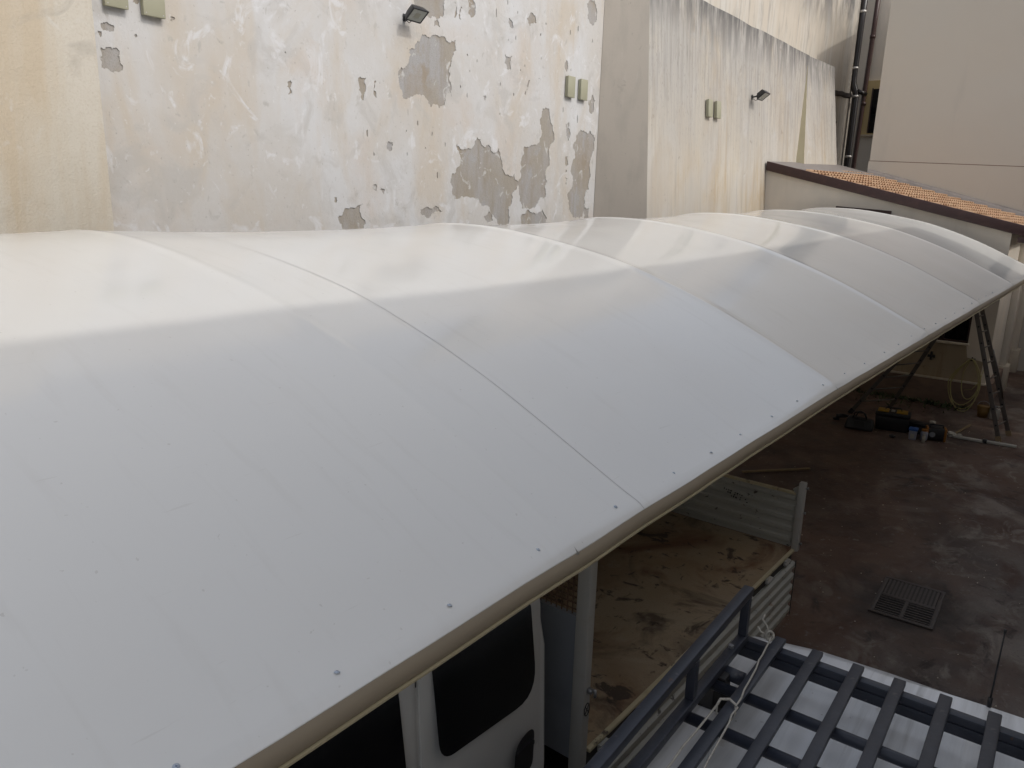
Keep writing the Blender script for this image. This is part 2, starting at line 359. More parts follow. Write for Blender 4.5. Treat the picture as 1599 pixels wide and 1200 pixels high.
# outlines (y, z) of the places where the limewash has come off
PATCHES = [[(8.82,6.86),(8.94,6.84),(9.19,6.9),(9.26,6.9),(9.37,6.84),(9.41,6.88),(9.5,6.9),(9.52,6.75),(9.44,6.65),(9.4,6.53),(9.36,6.44),(9.36,6.32),(9.42,6.21),(9.43,6.06),(9.39,6.15),(9.29,6.05),(9.27,5.93),(9.13,5.88),(8.95,5.87),(8.89,5.96),(8.61,6.0),(8.5,5.94),(8.38,5.93),(8.32,6.05),(8.28,6.2),(8.31,6.31),(8.42,6.34),(8.5,6.46),(8.51,6.61),(8.63,6.7),(8.73,6.77)],[(8.59,7.68),(8.59,7.28),(8.61,7.17),(8.75,7.14),(8.99,7.14),(9.21,7.17),(9.25,7.27),(9.26,7.42),(9.25,7.82)],[(9.85,7.82),(9.83,7.31),(9.92,7.3),(9.92,7.83)],[(9.03,7.09),(9.08,7.12),(9.13,7.08),(9.15,7.02),(9.04,7.01)],[(9.56,5.38),(9.63,5.33),(9.72,5.3),(9.91,5.32),(10.0,5.46),(10.13,5.5),(10.23,5.39),(10.28,5.38),(10.34,5.41),(10.42,5.38),(10.44,5.32),(10.57,5.32),(10.63,5.38),(10.72,5.18),(10.74,5.05),(10.81,4.98),(11.09,4.99),(11.11,4.88),(11.2,4.84),(11.17,4.74),(11.03,4.63),(11.04,4.51),(10.94,4.39),(10.95,4.12),(10.68,4.1),(10.51,4.28),(10.25,4.42),(10.12,4.54),(9.93,4.55),(9.72,4.57),(9.52,4.53),(9.46,4.62),(9.44,4.75),(9.47,4.93),(9.55,4.94)],[(11.36,5.46),(11.45,5.46),(11.7,5.5),(11.81,5.62),(11.85,5.78),(11.87,6.15),(12.07,6.18),(12.11,5.43),(12.09,4.87),(12.07,4.61),(11.77,4.43),(11.55,4.37),(11.33,4.41),(11.23,4.68),(11.26,5.01),(11.28,5.25),(11.35,5.34)],[(11.34,4.28),(11.55,4.38),(11.97,4.38),(12.11,4.24),(12.11,3.99),(11.31,4.01)],[(13.01,5.78),(13.37,5.85),(13.64,5.83),(13.63,5.5),(13.55,5.19),(13.61,5.06),(13.57,4.78),(13.41,4.59),(13.35,4.23),(13.13,4.21),(12.95,4.33),(12.87,4.46),(12.89,4.76),(12.91,5.25),(13.01,5.37)],[(8.74,4.36),(9.15,4.39),(9.26,4.34),(9.04,4.3),(8.93,4.23),(8.85,4.25)],[(13.42,4.42),(13.6,4.44),(13.62,4.21),(13.44,4.19)],[(12.62,5.91),(12.74,5.99),(12.8,5.73),(12.75,5.65),(12.66,5.79)],[(12.67,5.36),(12.74,5.36),(12.75,5.2),(12.7,5.18)],[(12.69,5.12),(12.73,5.11),(12.72,5.07),(12.69,5.07)],[(12.7,4.98),(12.76,4.97),(12.74,4.85),(12.71,4.87)],[(10.28,4.26),(10.41,4.36),(10.51,4.26),(10.51,4.18),(10.35,4.16)],[(7.12,4.25),(7.37,4.38),(7.57,4.44),(7.58,4.07),(7.17,3.99),(7.14,4.19)],[(10.72,6.89),(10.93,6.88),(10.91,6.67),(10.79,6.66),(10.73,6.76)],[(11.31,7.54),(11.55,7.62),(11.59,7.51),(11.41,7.42)],[(7.57,6.12),(7.67,6.12),(7.66,5.94),(7.62,5.82),(7.58,5.9)],[(7.82,6.08),(7.86,6.1),(7.86,5.88),(7.82,5.9)],[(8.05,5.29),(8.16,5.31),(8.15,5.21),(8.06,5.2)],[(6.37,5.9),(6.44,5.91),(6.43,5.78),(6.37,5.76)],[(10.81,7.45),(10.93,7.39),(10.93,7.31),(10.85,7.32)],[(11.4,6.55),(11.46,6.57),(11.35,6.3),(11.3,6.33)],[(13.4,6.45),(13.54,6.57),(13.63,6.48),(13.59,6.26),(13.43,6.24)],[(12.62,5.95),(12.74,5.98),(12.78,5.7),(12.67,5.73)],[(10.19,6.17),(10.27,6.16),(10.25,6.08)],[(9.47,7.43),(9.49,7.43),(9.48,7.21),(9.46,7.2)],[(9.61,7.4),(9.65,7.37),(9.62,7.2),(9.58,7.21)],[(7.06,4.52),(7.12,4.53),(7.11,4.45),(7.07,4.45)],[(7.76,4.69),(7.82,4.71),(7.84,4.62),(7.77,4.63)],[(7.9,4.64),(8.0,4.64),(7.98,4.57)],[(12.53,7.02),(12.58,7.05),(12.6,6.89),(12.56,6.84)],[(13.16,8.12),(13.47,8.36),(13.54,8.04),(13.42,7.79),(13.22,7.87)],[(4.12,6.14),(4.15,6.19),(4.19,6.2),(4.25,6.19),(4.25,6.13),(4.19,6.12),(4.14,6.11)],[(4.1,5.95),(4.17,5.96),(4.25,5.97),(4.29,5.93),(4.29,5.84),(4.28,5.74),(4.21,5.72),(4.15,5.75),(4.09,5.75)],[(4.88,6.38),(4.91,6.38),(4.93,6.36),(4.89,6.33),(4.87,6.34)],[(4.47,6.48),(4.55,6.49),(4.54,6.45),(4.5,6.43),(4.47,6.44)],[(4.09,6.1),(4.12,6.1),(4.12,6.07),(4.1,6.04)]]

def tubepart(name, pts, r, m, parent, n=8, origin=(0,0,0), **k):
    return MB(origin).tube(pts, r, n).build(name, m, parent, smooth=True, **k)

rnd = random.Random(7)

# ------------------------------------------------------------------ ground
g = MB()
gx = [-60, -30, -12] + [i*.5 for i in range(-20, 7)] + [8, 30, 60]
gy = [-60, -20, -6] + [i*.5 for i in range(-4, 60)] + [40, 80, 140]
gv = []
for y in gy:
    for x in gx:
        inside = -9 < x < 3 and -2 < y < 30
        gv.append((x, y, (mnoise.noise((x*.5, y*.5, 3))*.012) if inside else 0.0))
nx = len(gx)
gf = [(j*nx+i, j*nx+i+1, (j+1)*nx+i+1, (j+1)*nx+i) for j in range(len(gy)-1) for i in range(nx-1)]
g.add(gv, gf)
ground = g.build('ground', M['ground'], smooth=True, recalc=False)
tag(ground, 'dark reddish brown stained concrete yard floor', None, None, 'structure')

# ------------------------------------------------------------------ wall with flaking limewash
XW = -8.446
peel = thing('peeling_wall', 'tall off-white wall with large flaked patches of bare render behind the canopy', 'wall', (XW, 8, 0)); peel['kind'] = 'thing'
o_ = (XW, 8, 0)
MB(o_).box((XW-.5, 3.0, -.1), (XW-.011, 13.78, 9.7)).build('wall', M['render'], peel)
outer = [(3.0, 0.0), (13.78, 0.0), (13.78, 9.7), (3.0, 9.7)]
polys = []
for P_ in PATCHES:
    big = max(abs(a[0]-b[0]) + abs(a[1]-b[1]) for a in P_ for b in P_)
    pp = jag(P_, .27 if big > .5 else .3, 5 if big > .5 else 3, rnd)
    pp = [(min(max(a, 3.01), 13.765), b) for a, b in pp]
    polys.append(pp)
def inside_any(y, z, m=.06):
    return any(min(a for a, b in p)-m < y < max(a for a, b in p)+m and min(b for a, b in p)-m < z < max(b for a, b in p)+m for p in polys)
# small flakes, clustered in vertical trains under the wall top as on the photograph
trains = [(9.9, 6.1, 8.6, 22, .16), (10.7, 6.2, 8.4, 20, .22), (11.7, 5.6, 8.4, 22, .2), (12.9, 4.5, 7.8, 22, .2), (9.7, 4.8, 6.4, 12, .15), (13.3, 6.4, 9.0, 14, .2), (8.3, 4.6, 6.8, 14, .35), (9.3, 4.4, 6.2, 12, .3), (6.9, 5.3, 8, 6, .5), (5.2, 5.6, 8.2, 4, .4), (11.2, 5.3, 6.8, 12, .5)]
for y0, za, zb, n, sp in trains:
    for _ in range(int(n*.6)):
        y = y0 + rnd.gauss(0, sp); z = rnd.uniform(za, zb)
        w = rnd.uniform(.007, .022); h = w*rnd.uniform(1.0, 4.2)
        if not 3.1 < y < 13.6 or inside_any(y, z, .09): continue
        pp = [(y + w*math.cos(a)*rnd.uniform(.5, 1.2), z + h*math.sin(a)*rnd.uniform(.5, 1.2)) for a in [k*math.pi/3.5 for k in range(7)]]
        polys.append(pp)
vs = []; es = []; fs = []
for loop in [outer] + polys:
    n0 = len(vs); vs += [Vector(p) for p in loop]; fs.append(list(range(n0, n0+len(loop))))
ov, oe, of, ovo, oeo, ofo = delaunay_2d_cdt(vs, es, fs, 1, 1e-5)
bbs = [(min(a for a, b in p), max(a for a, b in p), min(b for a, b in p), max(b for a, b in p), p) for p in polys]
def in_poly(y, z, p):
    c = False
    for i in range(len(p)):
        a = p[i-1]; b = p[i]
        if (a[1] > z) != (b[1] > z) and y < (b[0]-a[0])*(z-a[1])/(b[1]-a[1]) + a[0]: c = not c
    return c
keep = []
for f in of:
    y = sum(ov[i].x for i in f)/len(f); z = sum(ov[i].y for i in f)/len(f)
    if not any(b[0] < y < b[1] and b[2] < z < b[3] and in_poly(y, z, b[4]) for b in bbs): keep.append(f)
me = bpy.data.meshes.new('limewash_layer')
me.from_pydata([(0.0, p.x-8, p.y) for p in ov], [], [tuple(f) for f in keep])
bm = bmesh.new(); bm.from_mesh(me)
bmesh.ops.delete(bm, geom=[v for v in bm.verts if not v.link_faces], context='VERTS')
for f in bm.faces:
    f.normal_update()
    if f.normal.x < 0: f.normal_flip()
ext = bmesh.ops.extrude_edge_only(bm, edges=[e for e in bm.edges if len(e.link_faces) == 1])
for v in [q for q in ext['geom'] if isinstance(q, bmesh.types.BMVert)]: v.co.x -= .0115
bmesh.ops.recalc_face_normals(bm, faces=bm.faces[:])
bm.faces.ensure_lookup_table()
big_f = max(bm.faces, key=lambda f: f.calc_area())
if big_f.normal.x < 0: bmesh.ops.reverse_faces(bm, faces=bm.faces[:])
bm.to_mesh(me); bm.free(); me.materials.append(M['paint'])
lw = bpy.data.objects.new('limewash_layer', me); C.objects.link(lw); lw.parent = peel

# ochre wall section at the far left, half a metre proud
ob = thing('ochre_wall', 'ochre cream roughcast wall section with rusty streaks at the left edge of the photo', 'wall', (-8.0, 0, 0)); ob['kind'] = 'thing'
MB((-8.0, 0, 0)).hexa([(-8.9,-6,-.1),(-7.985,-6,-.1),(-7.985,3.885,-.1),(-8.9,3.885,-.1)],
                     [(-8.9,-6,9.7),(-8.03,-6,9.7),(-8.03,3.84,9.7),(-8.9,3.84,9.7)]).build('wall', M['ochre'], ob, bevel=.03)

# buttress wall with streaks, battered, 8.8 m high
bw = thing('buttress_wall', 'grimy streaked battered wall with a black stained top edge and two cover plates', 'wall', (0, 0, 0)); bw['kind'] = 'thing'
def bx(z): return -7.416 - .07*(z - 4.3)       # front face
topz = 8.79
mb = MB()
ys = [14.13 + (23.3-14.13)*i/12 for i in range(13)]
zs = [0, 2.2, 4.3, 6, 7.4, topz]
vv = []
for j, z in enumerate(zs):
    for i, y in enumerate(ys):
        yy = y + ((z-4.3)*.016 if i == 0 else ((z-5.7)*.24 if i == 12 else 0))
        w = mnoise.noise((y*.35, z*.3, 5))*.02
        zz = z + (mnoise.noise((y*.9, 0, 9))*.035 if j == len(zs)-1 else 0)
        vv.append((bx(z)+w, yy, zz))
n = len(ys)
mb.add(vv, [(j*n+i, j*n+i+1, (j+1)*n+i+1, (j+1)*n+i) for j in range(len(zs)-1) for i in range(n-1)])
top = vv[-n:]
mb.add(top + [(-8.44, p[1], p[2]+.02) for p in top], [(i, i+1, n+i+1, n+i) for i in range(n-1)])
mb.build('face', M['streaky'], bw, smooth=True, recalc=False)
e0 = [vv[j*n] for j in range(len(zs))]
MB().add(e0 + [(-8.446, 13.79 - (z*0)*.0, z) for z in zs], [(j, j+1, len(zs)+j+1, len(zs)+j) for j in range(len(zs)-1)]).build('return_face', M['return'], bw, smooth=True, recalc=False)
# end block of the buttress, proud at the foot, flush at the top
def kx(z): return bx(z) + .24*(8.55 - z)/2.85*.96
s0 = [(kx(z), 23.22 + (z-5.7)*.24, z) for z in (0, 3, 5.7, 7.2, 8.50)]
s1 = [(kx(z) if z > 20 else kx(z), 26.62, z) for z in (0, 3, 5.7, 7.2, 8.50)]
tops = [(bx(8.8), 23.9, 8.77), (bx(8.8), 26.62, 8.84)]
blk = MB()
bk = s0 + s1; n5 = 5
blk.add(bk + tops, [(i, i+5, i+6, i+1) for i in range(4)] + [(4, 9, 11, 10)])
blk.add(s1 + [tops[1]] + [(-8.44, 26.62, z) for z in (0, 3, 5.7, 7.2, 8.5, 8.84)], [(i, i+6, i+7, i+1) for i in range(5)])
blk.add([tops[0], tops[1], (-8.44, 26.62, 8.86), (-8.44, 23.9, 8.79)], [(0, 1, 2, 3)])
blk.build('end_block', M['streaky'], bw, recalc=False)
sl_ = [(bx(z)-.02, 23.215 + (z-5.7)*.24, z) for z in (0, 3, 5.7, 7.2, 8.50)]
MB().add(sl_ + s0, [(i, i+5, i+6, i+1) for i in range(4)]).build('slit_face', M['olive'], bw, recalc=False)

# tall wall above and beyond the buttress
tw = thing('tall_wall', 'tall cream wall with drip stains rising behind the streaked buttress wall', 'wall', (0, 0, 0)); tw['kind'] = 'thing'
MB().box((-8.9, 13.79, 0), (XW-.004, 31.6, 12.6)).build('wall', M['tallwall'], tw)
lm = MB()
lp = []
for i in range(14):
    y = 26.2 + i*.4
    lp.append((y, 8.42 + .055*(y-28) + mnoise.noise((y*2, 1, 1))*.03))
for (ya, za), (yb, zb) in zip(lp[:-1], lp[1:]):
    lm.hexa([(XW-.01,ya,za-.16),(XW+.05,ya,za-.10),(XW+.05,yb,zb-.10),(XW-.01,yb,zb-.16)], [(XW-.01,ya,za+.03),(XW+.04,ya,za+.02),(XW+.04,yb,zb+.02),(XW-.01,yb,zb+.03)])
lm.build('ledge', M['damp'], tw)

# end wall with the yellow framed window
ew = thing('end_wall', 'narrow far wall with a yellow window surround between the pipes and the pale tower', 'wall', (-7.5, 32, 0)); ew['kind'] = 'thing'
o_ = (-7.5, 32, 0)
MB(o_).box((-9, 32, 0), (-5.2, 32.4, 12.6)).build('wall', M['cream'], ew)
MB(o_).box((-8.10, 31.93, 7.22), (-6.6, 32.0, 9.12)).build('window_surround', M['yellow_wall'], ew)
MB(o_).box((-7.80, 31.90, 7.27), (-6.9, 31.93, 8.82)).build('window', M['glass'], ew)
MB(o_).box((-7.84, 31.89, 7.27), (-7.80, 31.95, 8.85)).build('window_frame', M['shutter'], ew)
MB(o_).box((-8.16, 31.86, 7.16), (-6.6, 32.0, 7.22)).build('window_sill', M['ledge'], ew)

# pipes
def clips(parent, pts, r):
    for p in pts:
        MB().tube([(p[0], p[1], p[2]-.04), (p[0], p[1], p[2]+.04)], r, 12).build('pipe_clip', M['clip'], parent, smooth=True)
p1 = thing('drain_pipe', 'thick black drain pipe with a kink and pale clips in the corner', 'pipe', (0, 0, 0))
MB().tube([(-8.20,31.35,3.0),(-8.25,31.35,6.0),(-8.25,31.35,8.62),(-8.30,31.35,8.74),(-8.37,31.35,8.92),(-8.40,31.35,9.06),(-8.38,31.35,11),(-8.34,31.35,12.55)], .115, 12).build('pipe', M['pipe_black'], p1, smooth=True)
MB().tube([(-8.25,31.35,8.72),(-8.05,31.35,8.64),(-7.98,31.6,8.62)], .08, 10).build('branch', M['pipe_black'], p1, smooth=True)
clips(p1, [(-8.25,31.35,8.52),(-8.395,31.35,9.5),(-8.365,31.35,11.4),(-8.24,31.35,6.4)], .125)
p2 = thing('down_pipe', 'thinner dark brown down pipe right of the black one', 'pipe', (0, 0, 0))
MB().tube([(-8.06,31.75,3.0),(-8.12,31.75,6),(-8.06,31.75,9),(-8.02,31.75,11),(-8.00,31.75,12.55)], .085, 12).build('pipe', M['pipe_brown'], p2, smooth=True)
for z in (10.6, 8.3): MB().tube([(-8.035+(z-10)*.01,31.75,z-.06),(-8.035+(z-10)*.01,31.75,z+.06)], .10, 12).build('pipe_socket', M['pipe_brown'], p2, smooth=True)

# pale tower block behind the annex
tb = thing('tower_building', 'large blank pale grey building face rising over the tiled annex roof', 'building', (-3, 27, 0))
o_ = (-3, 27, 0)
MB(o_).hexa([(-6.45,27,0),(6,27,0),(6,31.2,0),(-6.45,31.2,0)], [(-6.42,27,11.15),(6,27,11.15),(6,31.2,12.5),(-6.42,31.2,12.5)]).build('wall', M['tower'], tb)
MB(o_).hexa([(-6.46,26.985,0),(6,26.985,0),(6,26.999,0),(-6.46,26.999,0)], [(-6.46,26.985,6.01),(6,26.985,5.50),(6,26.999,5.50),(-6.46,26.999,6.01)]).build('base_course', M['tower'], tb)
MB(o_).hexa([(-6.455,26.99,6.0105),(6,26.99,5.5005),(6,26.9995,5.5005),(-6.455,26.9995,6.0105)], [(-6.455,26.99,6.03),(6,26.99,5.52),(6,26.9995,5.52),(-6.455,26.9995,6.03)]).build('joint', M['plinth'], tb)
MB(o_).box((1.6,26.93,7.2),(2.8,26.99,8.8)).build('window', M['glass'], tb)

# ------------------------------------------------------------------ annex with tiled lean-to roof
AY = 20.81
def rz(x, y): return 1.05 - .2345*(x+7.41) + (y-AY)/6.19*(.20 - .0368*(x+6.42)) + H
an = thing('annex_building', 'low cream annex with terracotta lean-to roof and dark brown rake board', 'building', (-4.5, AY, 0))
o_ = (-4.5, AY, 0)
x0, x1 = -7.52, -1.75
# front wall with a window opening: butted pieces
wx0, wx1, wz0, wz1 = -3.35, -2.235, 1.52, 2.45
def wallpiece(m, xa, za, xb, zb, top=None):
    if top: m.hexa([(xa,AY,za),(xb,AY,za),(xb,AY+.3,za),(xa,AY+.3,za)], [(xa,AY,rz(xa,AY)-.2),(xb,AY,rz(xb,AY)-.2),(xb,AY+.3,rz(xb,AY)-.2),(xa,AY+.3,rz(xa,AY)-.2)])
    else: m.box((xa,AY,za),(xb,AY+.3,zb))
fw = MB(o_)
wallpiece(fw, x0, 0, wx0, 0, True); wallpiece(fw, wx1, 0, x1, 0, True); wallpiece(fw, wx0, wz1, wx1, 0, True); wallpiece(fw, wx0, 0, wx1, wz0)
fw.build('front_wall', M['cream'], an)
MB(o_).prism([(x0,AY-.006,.62),(-1.86,AY-.006,.60),(-1.86,AY-.006,1.14),(-2.20,AY-.006,1.20),(-2.26,AY-.006,1.5),(x0,AY-.006,1.50)], (0,.0055,0)).build('dado', M['lower_wall'], an)
MB(o_).box((x0,AY-.09,0),(-1.70,AY-.001,.60)).build('plinth', M['plinth'], an, bevel=.015)
MB(o_).box((x0,AY-.11,.60),(-1.68,AY-.001,.635)).build('plinth_ledge', M['ledge'], an)
MB(o_).box((-3.75,AY-.12,1.485),(-2.20,AY-.007,1.535)).build('window_sill', M['ledge'], an, bevel=.008)
wnd = MB(o_).box((wx0,AY+.14,wz0),(wx1,AY+.16,wz1)).build('window', M['glass'], an)
wf = MB(o_)
for xa in (wx0, (wx0+wx1)/2-.02, wx1-.05): wf.box((xa,AY+.10,wz0),(xa+.05,AY+.139,wz1))
wf.box((wx0+.05,AY+.10,wz0),(wx1-.05,AY+.135,wz0+.05))
wf.build('frame', M['shutter'], wnd)
MB(o_).hexa([(-5.6,AY-.05,3.2),(-4.3,AY-.05,3.2),(-4.3,AY-.001,3.2),(-5.6,AY-.001,3.2)], [(-5.6,AY-.05,4.60),(-4.3,AY-.05,4.52),(-4.3,AY-.001,4.52),(-5.6,AY-.001,4.60)]).build('shutter', M['shutter'], an)
# side wall toward the passage, with pilasters
MB(o_).hexa([(-2.05,AY+.301,0),(-1.75,AY+.301,0),(-1.75,26.98,0),(-2.05,26.98,0)], [(-2.05,AY+.301,rz(-2.05,AY)-.2),(-1.75,AY+.301,rz(-1.75,AY)-.2),(-1.75,26.98,rz(-1.75,27)-.22),(-2.05,26.98,rz(-2.05,27)-.22)]).build('side_wall', M['cream'], an)
for y in (23.55, 26.55):
    MB(o_).box((-1.749,y,.66),(-1.60,y+.4,3.9)).build('pilaster', M['cream'], an, bevel=.01)
    MB(o_).box((-1.749,y-.08,0),(-1.52,y+.48,.66)).build('pilaster_base', M['ledge'], an, bevel=.015)
    MB(o_).box((-1.749,y+.95,1.42),(-1.66,y+1.05,1.58)).build('socket', M['black'], an, bevel=.01)
MB(o_).box((-1.749,AY+.32,0),(-1.62,23.45,.6)).build('side_plinth', M['plinth'], an)
# roof: deck, tiles, flashing, rake board
MB(o_).hexa([(-7.42,20.74,rz(-7.42,20.74)-.20),(-1.55,20.74,rz(-1.55,20.74)-.20),(-1.55,26.97,rz(-1.55,26.97)-.20),(-7.42,26.97,rz(-7.42,26.97)-.20)],
   [(-7.42,20.74,rz(-7.42,20.74)-.06),(-1.55,20.74,rz(-1.55,20.74)-.06),(-1.55,26.97,rz(-1.55,26.97)-.06),(-7.42,26.97,rz(-7.42,26.97)-.06)]).build('roof_deck', M['flashing'], an)
tl = MB(o_)
course = .36; pitch = .205
for c in range(-1, 18):
    for k in range(30):
        y = 20.84 + k*pitch
        xa = -1.50 - c*course + .11*(y-20.8)
        if y > 26.85 or xa > -1.38 or xa - course < -6.85: continue
        ra, rb = .092, .074
        lift = rnd.uniform(-.006, .006)
        vs_ = []
        for (xx, r_, dz) in ((xa + .03, ra, .034), (xa - course, rb, .0)):
            for q in range(6):
                a = math.pi*q/5
                vs_.append((xx, y + r_*math.cos(a), rz(xx, y) - .060 + dz + lift + r_*math.sin(a)*.95))
        tl.add(vs_, [(q, q+1, q+7, q+6) for q in range(5)])
tl.build('roof_tiles', M['tile'], an, kind='stuff', recalc=False)
MB(o_).prism([(-7.45,20.74,rz(-7.45,20.74)+.03),(-6.72,20.74,rz(-6.72,20.74)+.03),(-6.0,26.97,rz(-6.0,26.97)+.05),(-7.45,26.97,rz(-7.45,26.97)+.03)], (0,0,-.08)).build('ridge_flashing', M['flashing'], an)
MB(o_).hexa([(-6.42,26.80,rz(-6.42,26.8)+.02),(-1.5,26.80,rz(-1.5,26.8)+.02),(-1.5,26.975,rz(-1.5,26.97)+.02),(-6.42,26.975,rz(-6.42,26.97)+.02)], [(-6.42,26.86,rz(-6.42,26.8)+.10),(-1.5,26.86,rz(-1.5,26.8)+.10),(-1.5,26.975,rz(-1.5,26.97)+.16),(-6.42,26.975,rz(-6.42,26.97)+.16)]).build('abutment_flashing', M['flashing'], an)
MB(o_).hexa([(-7.46,20.69,rz(-7.46,20.7)-.20),(-1.47,20.69,rz(-1.47,20.7)-.205),(-1.47,20.735,rz(-1.47,20.7)-.205),(-7.46,20.735,rz(-7.46,20.7)-.20)],
   [(-7.46,20.69,rz(-7.46,20.7)+.035),(-1.47,20.69,rz(-1.47,20.7)+.03),(-1.47,20.80,rz(-1.47,20.7)+.03),(-7.46,20.80,rz(-7.46,20.7)+.035)]).build('rake_board', M['fascia'], an, bevel=.02)
MB(o_).tube([(-1.44,20.6,rz(-1.44,20.7)-.12),(-1.44,26.9,rz(-1.44,20.7)-.10)], .085, 10).build('gutter', M['fascia'], an, smooth=True)
MB(o_).box((-1.62,20.72,rz(-1.5,20.7)-.34),(-1.40,20.80,rz(-1.5,20.7)-.22)).build('gutter_bracket', M['fascia'], an)

# building along the right side of the yard (behind the photographer's right hand)
rb = thing('yard_building', 'plain building along the right side of the yard, outside the photo', 'building', (4, 6, 0))
MB((4,6,0)).box((2.15,-1.6,0),(9,19.0,9.05)).build('wall', M['yard_wall'], rb)
MB((4,6,0)).box((2.0,-1.7,9.05),(9.2,19.1,9.15)).build('roof', M['flashing'], rb)
for y in (1.0, 5.0, 9.0, 13.0):
    wq = MB((4,6,0)).box((2.13,y,5.4),(2.149,y+1.1,7.0)).build('window', M['glass'], rb)
    MB((4,6,0)).box((2.08,y-.08,5.32),(2.149,y+1.18,5.39)).build('sill', M['ledge'], wq)
lb = thing('passage_shade_wall', 'unseen lower wall added to shade the passage floor, outside the photo', 'wall', (3, 30, 0)); lb['kind'] = 'thing'
MB((3,30,0)).box((1.3,19.15,0),(1.6,44,5.6)).build('wall', M['yard_wall'], lb)  # added out of view: shades the passage floor, leaves the roof tiles sunlit

# ------------------------------------------------------------------ wall fittings
def make_cover(name_label, loc, lean, w=.23, h=.36, d=.075):
    t = thing('cover_box', name_label, 'junction box', loc, 0, 'sage green cover boxes on the walls')
    t.rotation_euler = (0, lean, 0)
    MB().box((0,-w/2,-h/2),(d*.55,w/2,h/2)).build('base', M['box_green'], t, bevel=.006)
    MB().box((d*.55,-w/2-.006,-h/2-.006),(d,w/2+.006,h/2+.006)).build('lid', M['box_green'], t, bevel=.010)
    for sy in (-1, 1):
        for sz in (-1, 1):
            MB().tube([(d-.002, sy*(w/2-.022), sz*(h/2-.022)),(d+.002, sy*(w/2-.022), sz*(h/2-.022))], .007, 6).build('screw', M['clip'], t)
    return t
XP = -8.44
c0 = make_cover('left box of the pair at the top left, cut by the upper photo border', (XP, 4.265, 6.525), 0)
def place_cover(label, loc, lean):
    c = copy_tree(c0); c.location = loc; c.rotation_euler = (0, lean, 0); c['label'] = label; return c
place_cover('right box of the pair at the top left, cut by the upper photo border', (XP, 4.66, 6.51), 0)
place_cover('left box of the pair at the right end of the flaking wall', (XP, 12.66, 6.60), 0)
place_cover('right box of the pair at the right end of the flaking wall', (XP, 13.10, 6.60), 0)
LEAN = -math.atan(.07)
place_cover('left box of the pair on the streaked buttress wall', (bx(6.62)+.02, 16.95, 6.62), LEAN)
place_cover('right box of the pair on the streaked buttress wall', (bx(6.62)+.02, 17.40, 6.63), LEAN)

def make_flood(label, loc, rotz):
    t = thing('floodlight', label, 'floodlight', loc, 0, 'black floodlights on the walls')
    MB().box((0,-.03,-.05),(.012,.03,.05)).build('wall_plate', M['black'], t, bevel=.004)
    MB().bar((.01,0,0),(.10,0,.01),.035,.03).bar((.10,-.02,.01),(.15,-.02,.045),.02,.02).build('bracket', M['black'], t, bevel=.004)
    # head tilted down, facing +x and -y a little
    Rm = Matrix.Translation((.24,-.0,.02)) @ Matrix.Rotation(math.radians(rotz),4,'Z') @ Matrix.Rotation(math.radians(52),4,'Y')
    def tf(m):
        m.v = [Rm @ p for p in m.v]; return m
    hd = MB().hexa([(-.07,-.11,-.085),(-.07,.11,-.085),(-.07,.11,.085),(-.07,-.11,.085)], [(.02,-.15,-.11),(.02,.15,-.11),(.02,.15,.11),(.02,-.15,.11)])
    tf(hd).build('housing', M['black'], t, bevel=.008)
    bz = MB()
    for a, b in (((.0205,-.15,-.11),(.032,.15,-.094)), ((.0205,-.15,.094),(.032,.15,.11)), ((.0205,-.15,-.093),(.032,-.134,.093)), ((.0205,.134,-.093),(.032,.15,.093))): bz.box(a, b)
    tf(bz).build('bezel', M['black'], t)
    gl = tf(MB().box((.0205,-.1335,-.0935),(.026,.1335,.0935))).build('lens', M['lens'], t)
    tf(MB().box((.0262,-.05,-.04),(.0275,.05,.04))).build('led_plate', M['led'], gl)
    fins = MB()
    for k in range(6): fins.box((-.095,-.085+k*.03,-.07),(-.0701,-.08+k*.03,.07))
    tf(fins).build('cooling_fins', M['black'], t)
    MB().tube([(.02,.02,-.03),(.07,.03,-.07),(.13,.02,-.05),(.19,.01,-.01)], .006, 6).build('cable', M['black'], t, smooth=True)
    return t
f0 = make_flood('nearest black floodlight above the biggest bare plaster patch', (XP, 8.40, 7.01), 0)
f1 = copy_tree(f0); f1.location = (bx(7.16)+.005, 19.62, 7.16); f1.scale = (1.15,)*3; f1['label'] = 'black floodlight in the middle of the streaked buttress wall'
f2 = copy_tree(f0); f2.location = (XW, 28.25, 7.28); f2.scale = (1.35,)*3; f2['label'] = 'farthest black floodlight, half hidden past the end of the buttress wall'

# ------------------------------------------------------------------ canopy
RIBS = [-9.4, -5.3, -1.25, 2.8, 7.0, 10.5, 13.9, 17.2, 20.45]
BASE = [(-7.02,-.47),(-6.8,-.405),(-6.4,-.36),(-5.8,-.362),(-5.25,-.41),(-4.65,-.50),(-3.98,-.635),(-3.39,-.815),(-2.85,-1.02),(-2.4,-1.225),(-2.0,-1.42),(-1.82,-1.508),(-1.745,-1.548),(-1.705,-1.585)]
def catmull(P, m):
    out = []
    for i in range(len(P)-1):
        a, b, c, d = P[max(i-1,0)], P[i], P[i+1], P[min(i+2,len(P)-1)]
        for k in range(m):
            t = k/m
            out.append(tuple(.5*((2*b[j]) + (-a[j]+c[j])*t + (2*a[j]-5*b[j]+4*c[j]-d[j])*t*t + (-a[j]+3*b[j]-3*c[j]+d[j])*t**3) for j in range(2)))
    out.append(P[-1]); return out
PROF = catmull(BASE, 5)
def drift(y):
    s = math.log(1 + math.exp((y-7)*1.2))/1.2 if y < 40 else y-7
    return .042*s, .0225*s
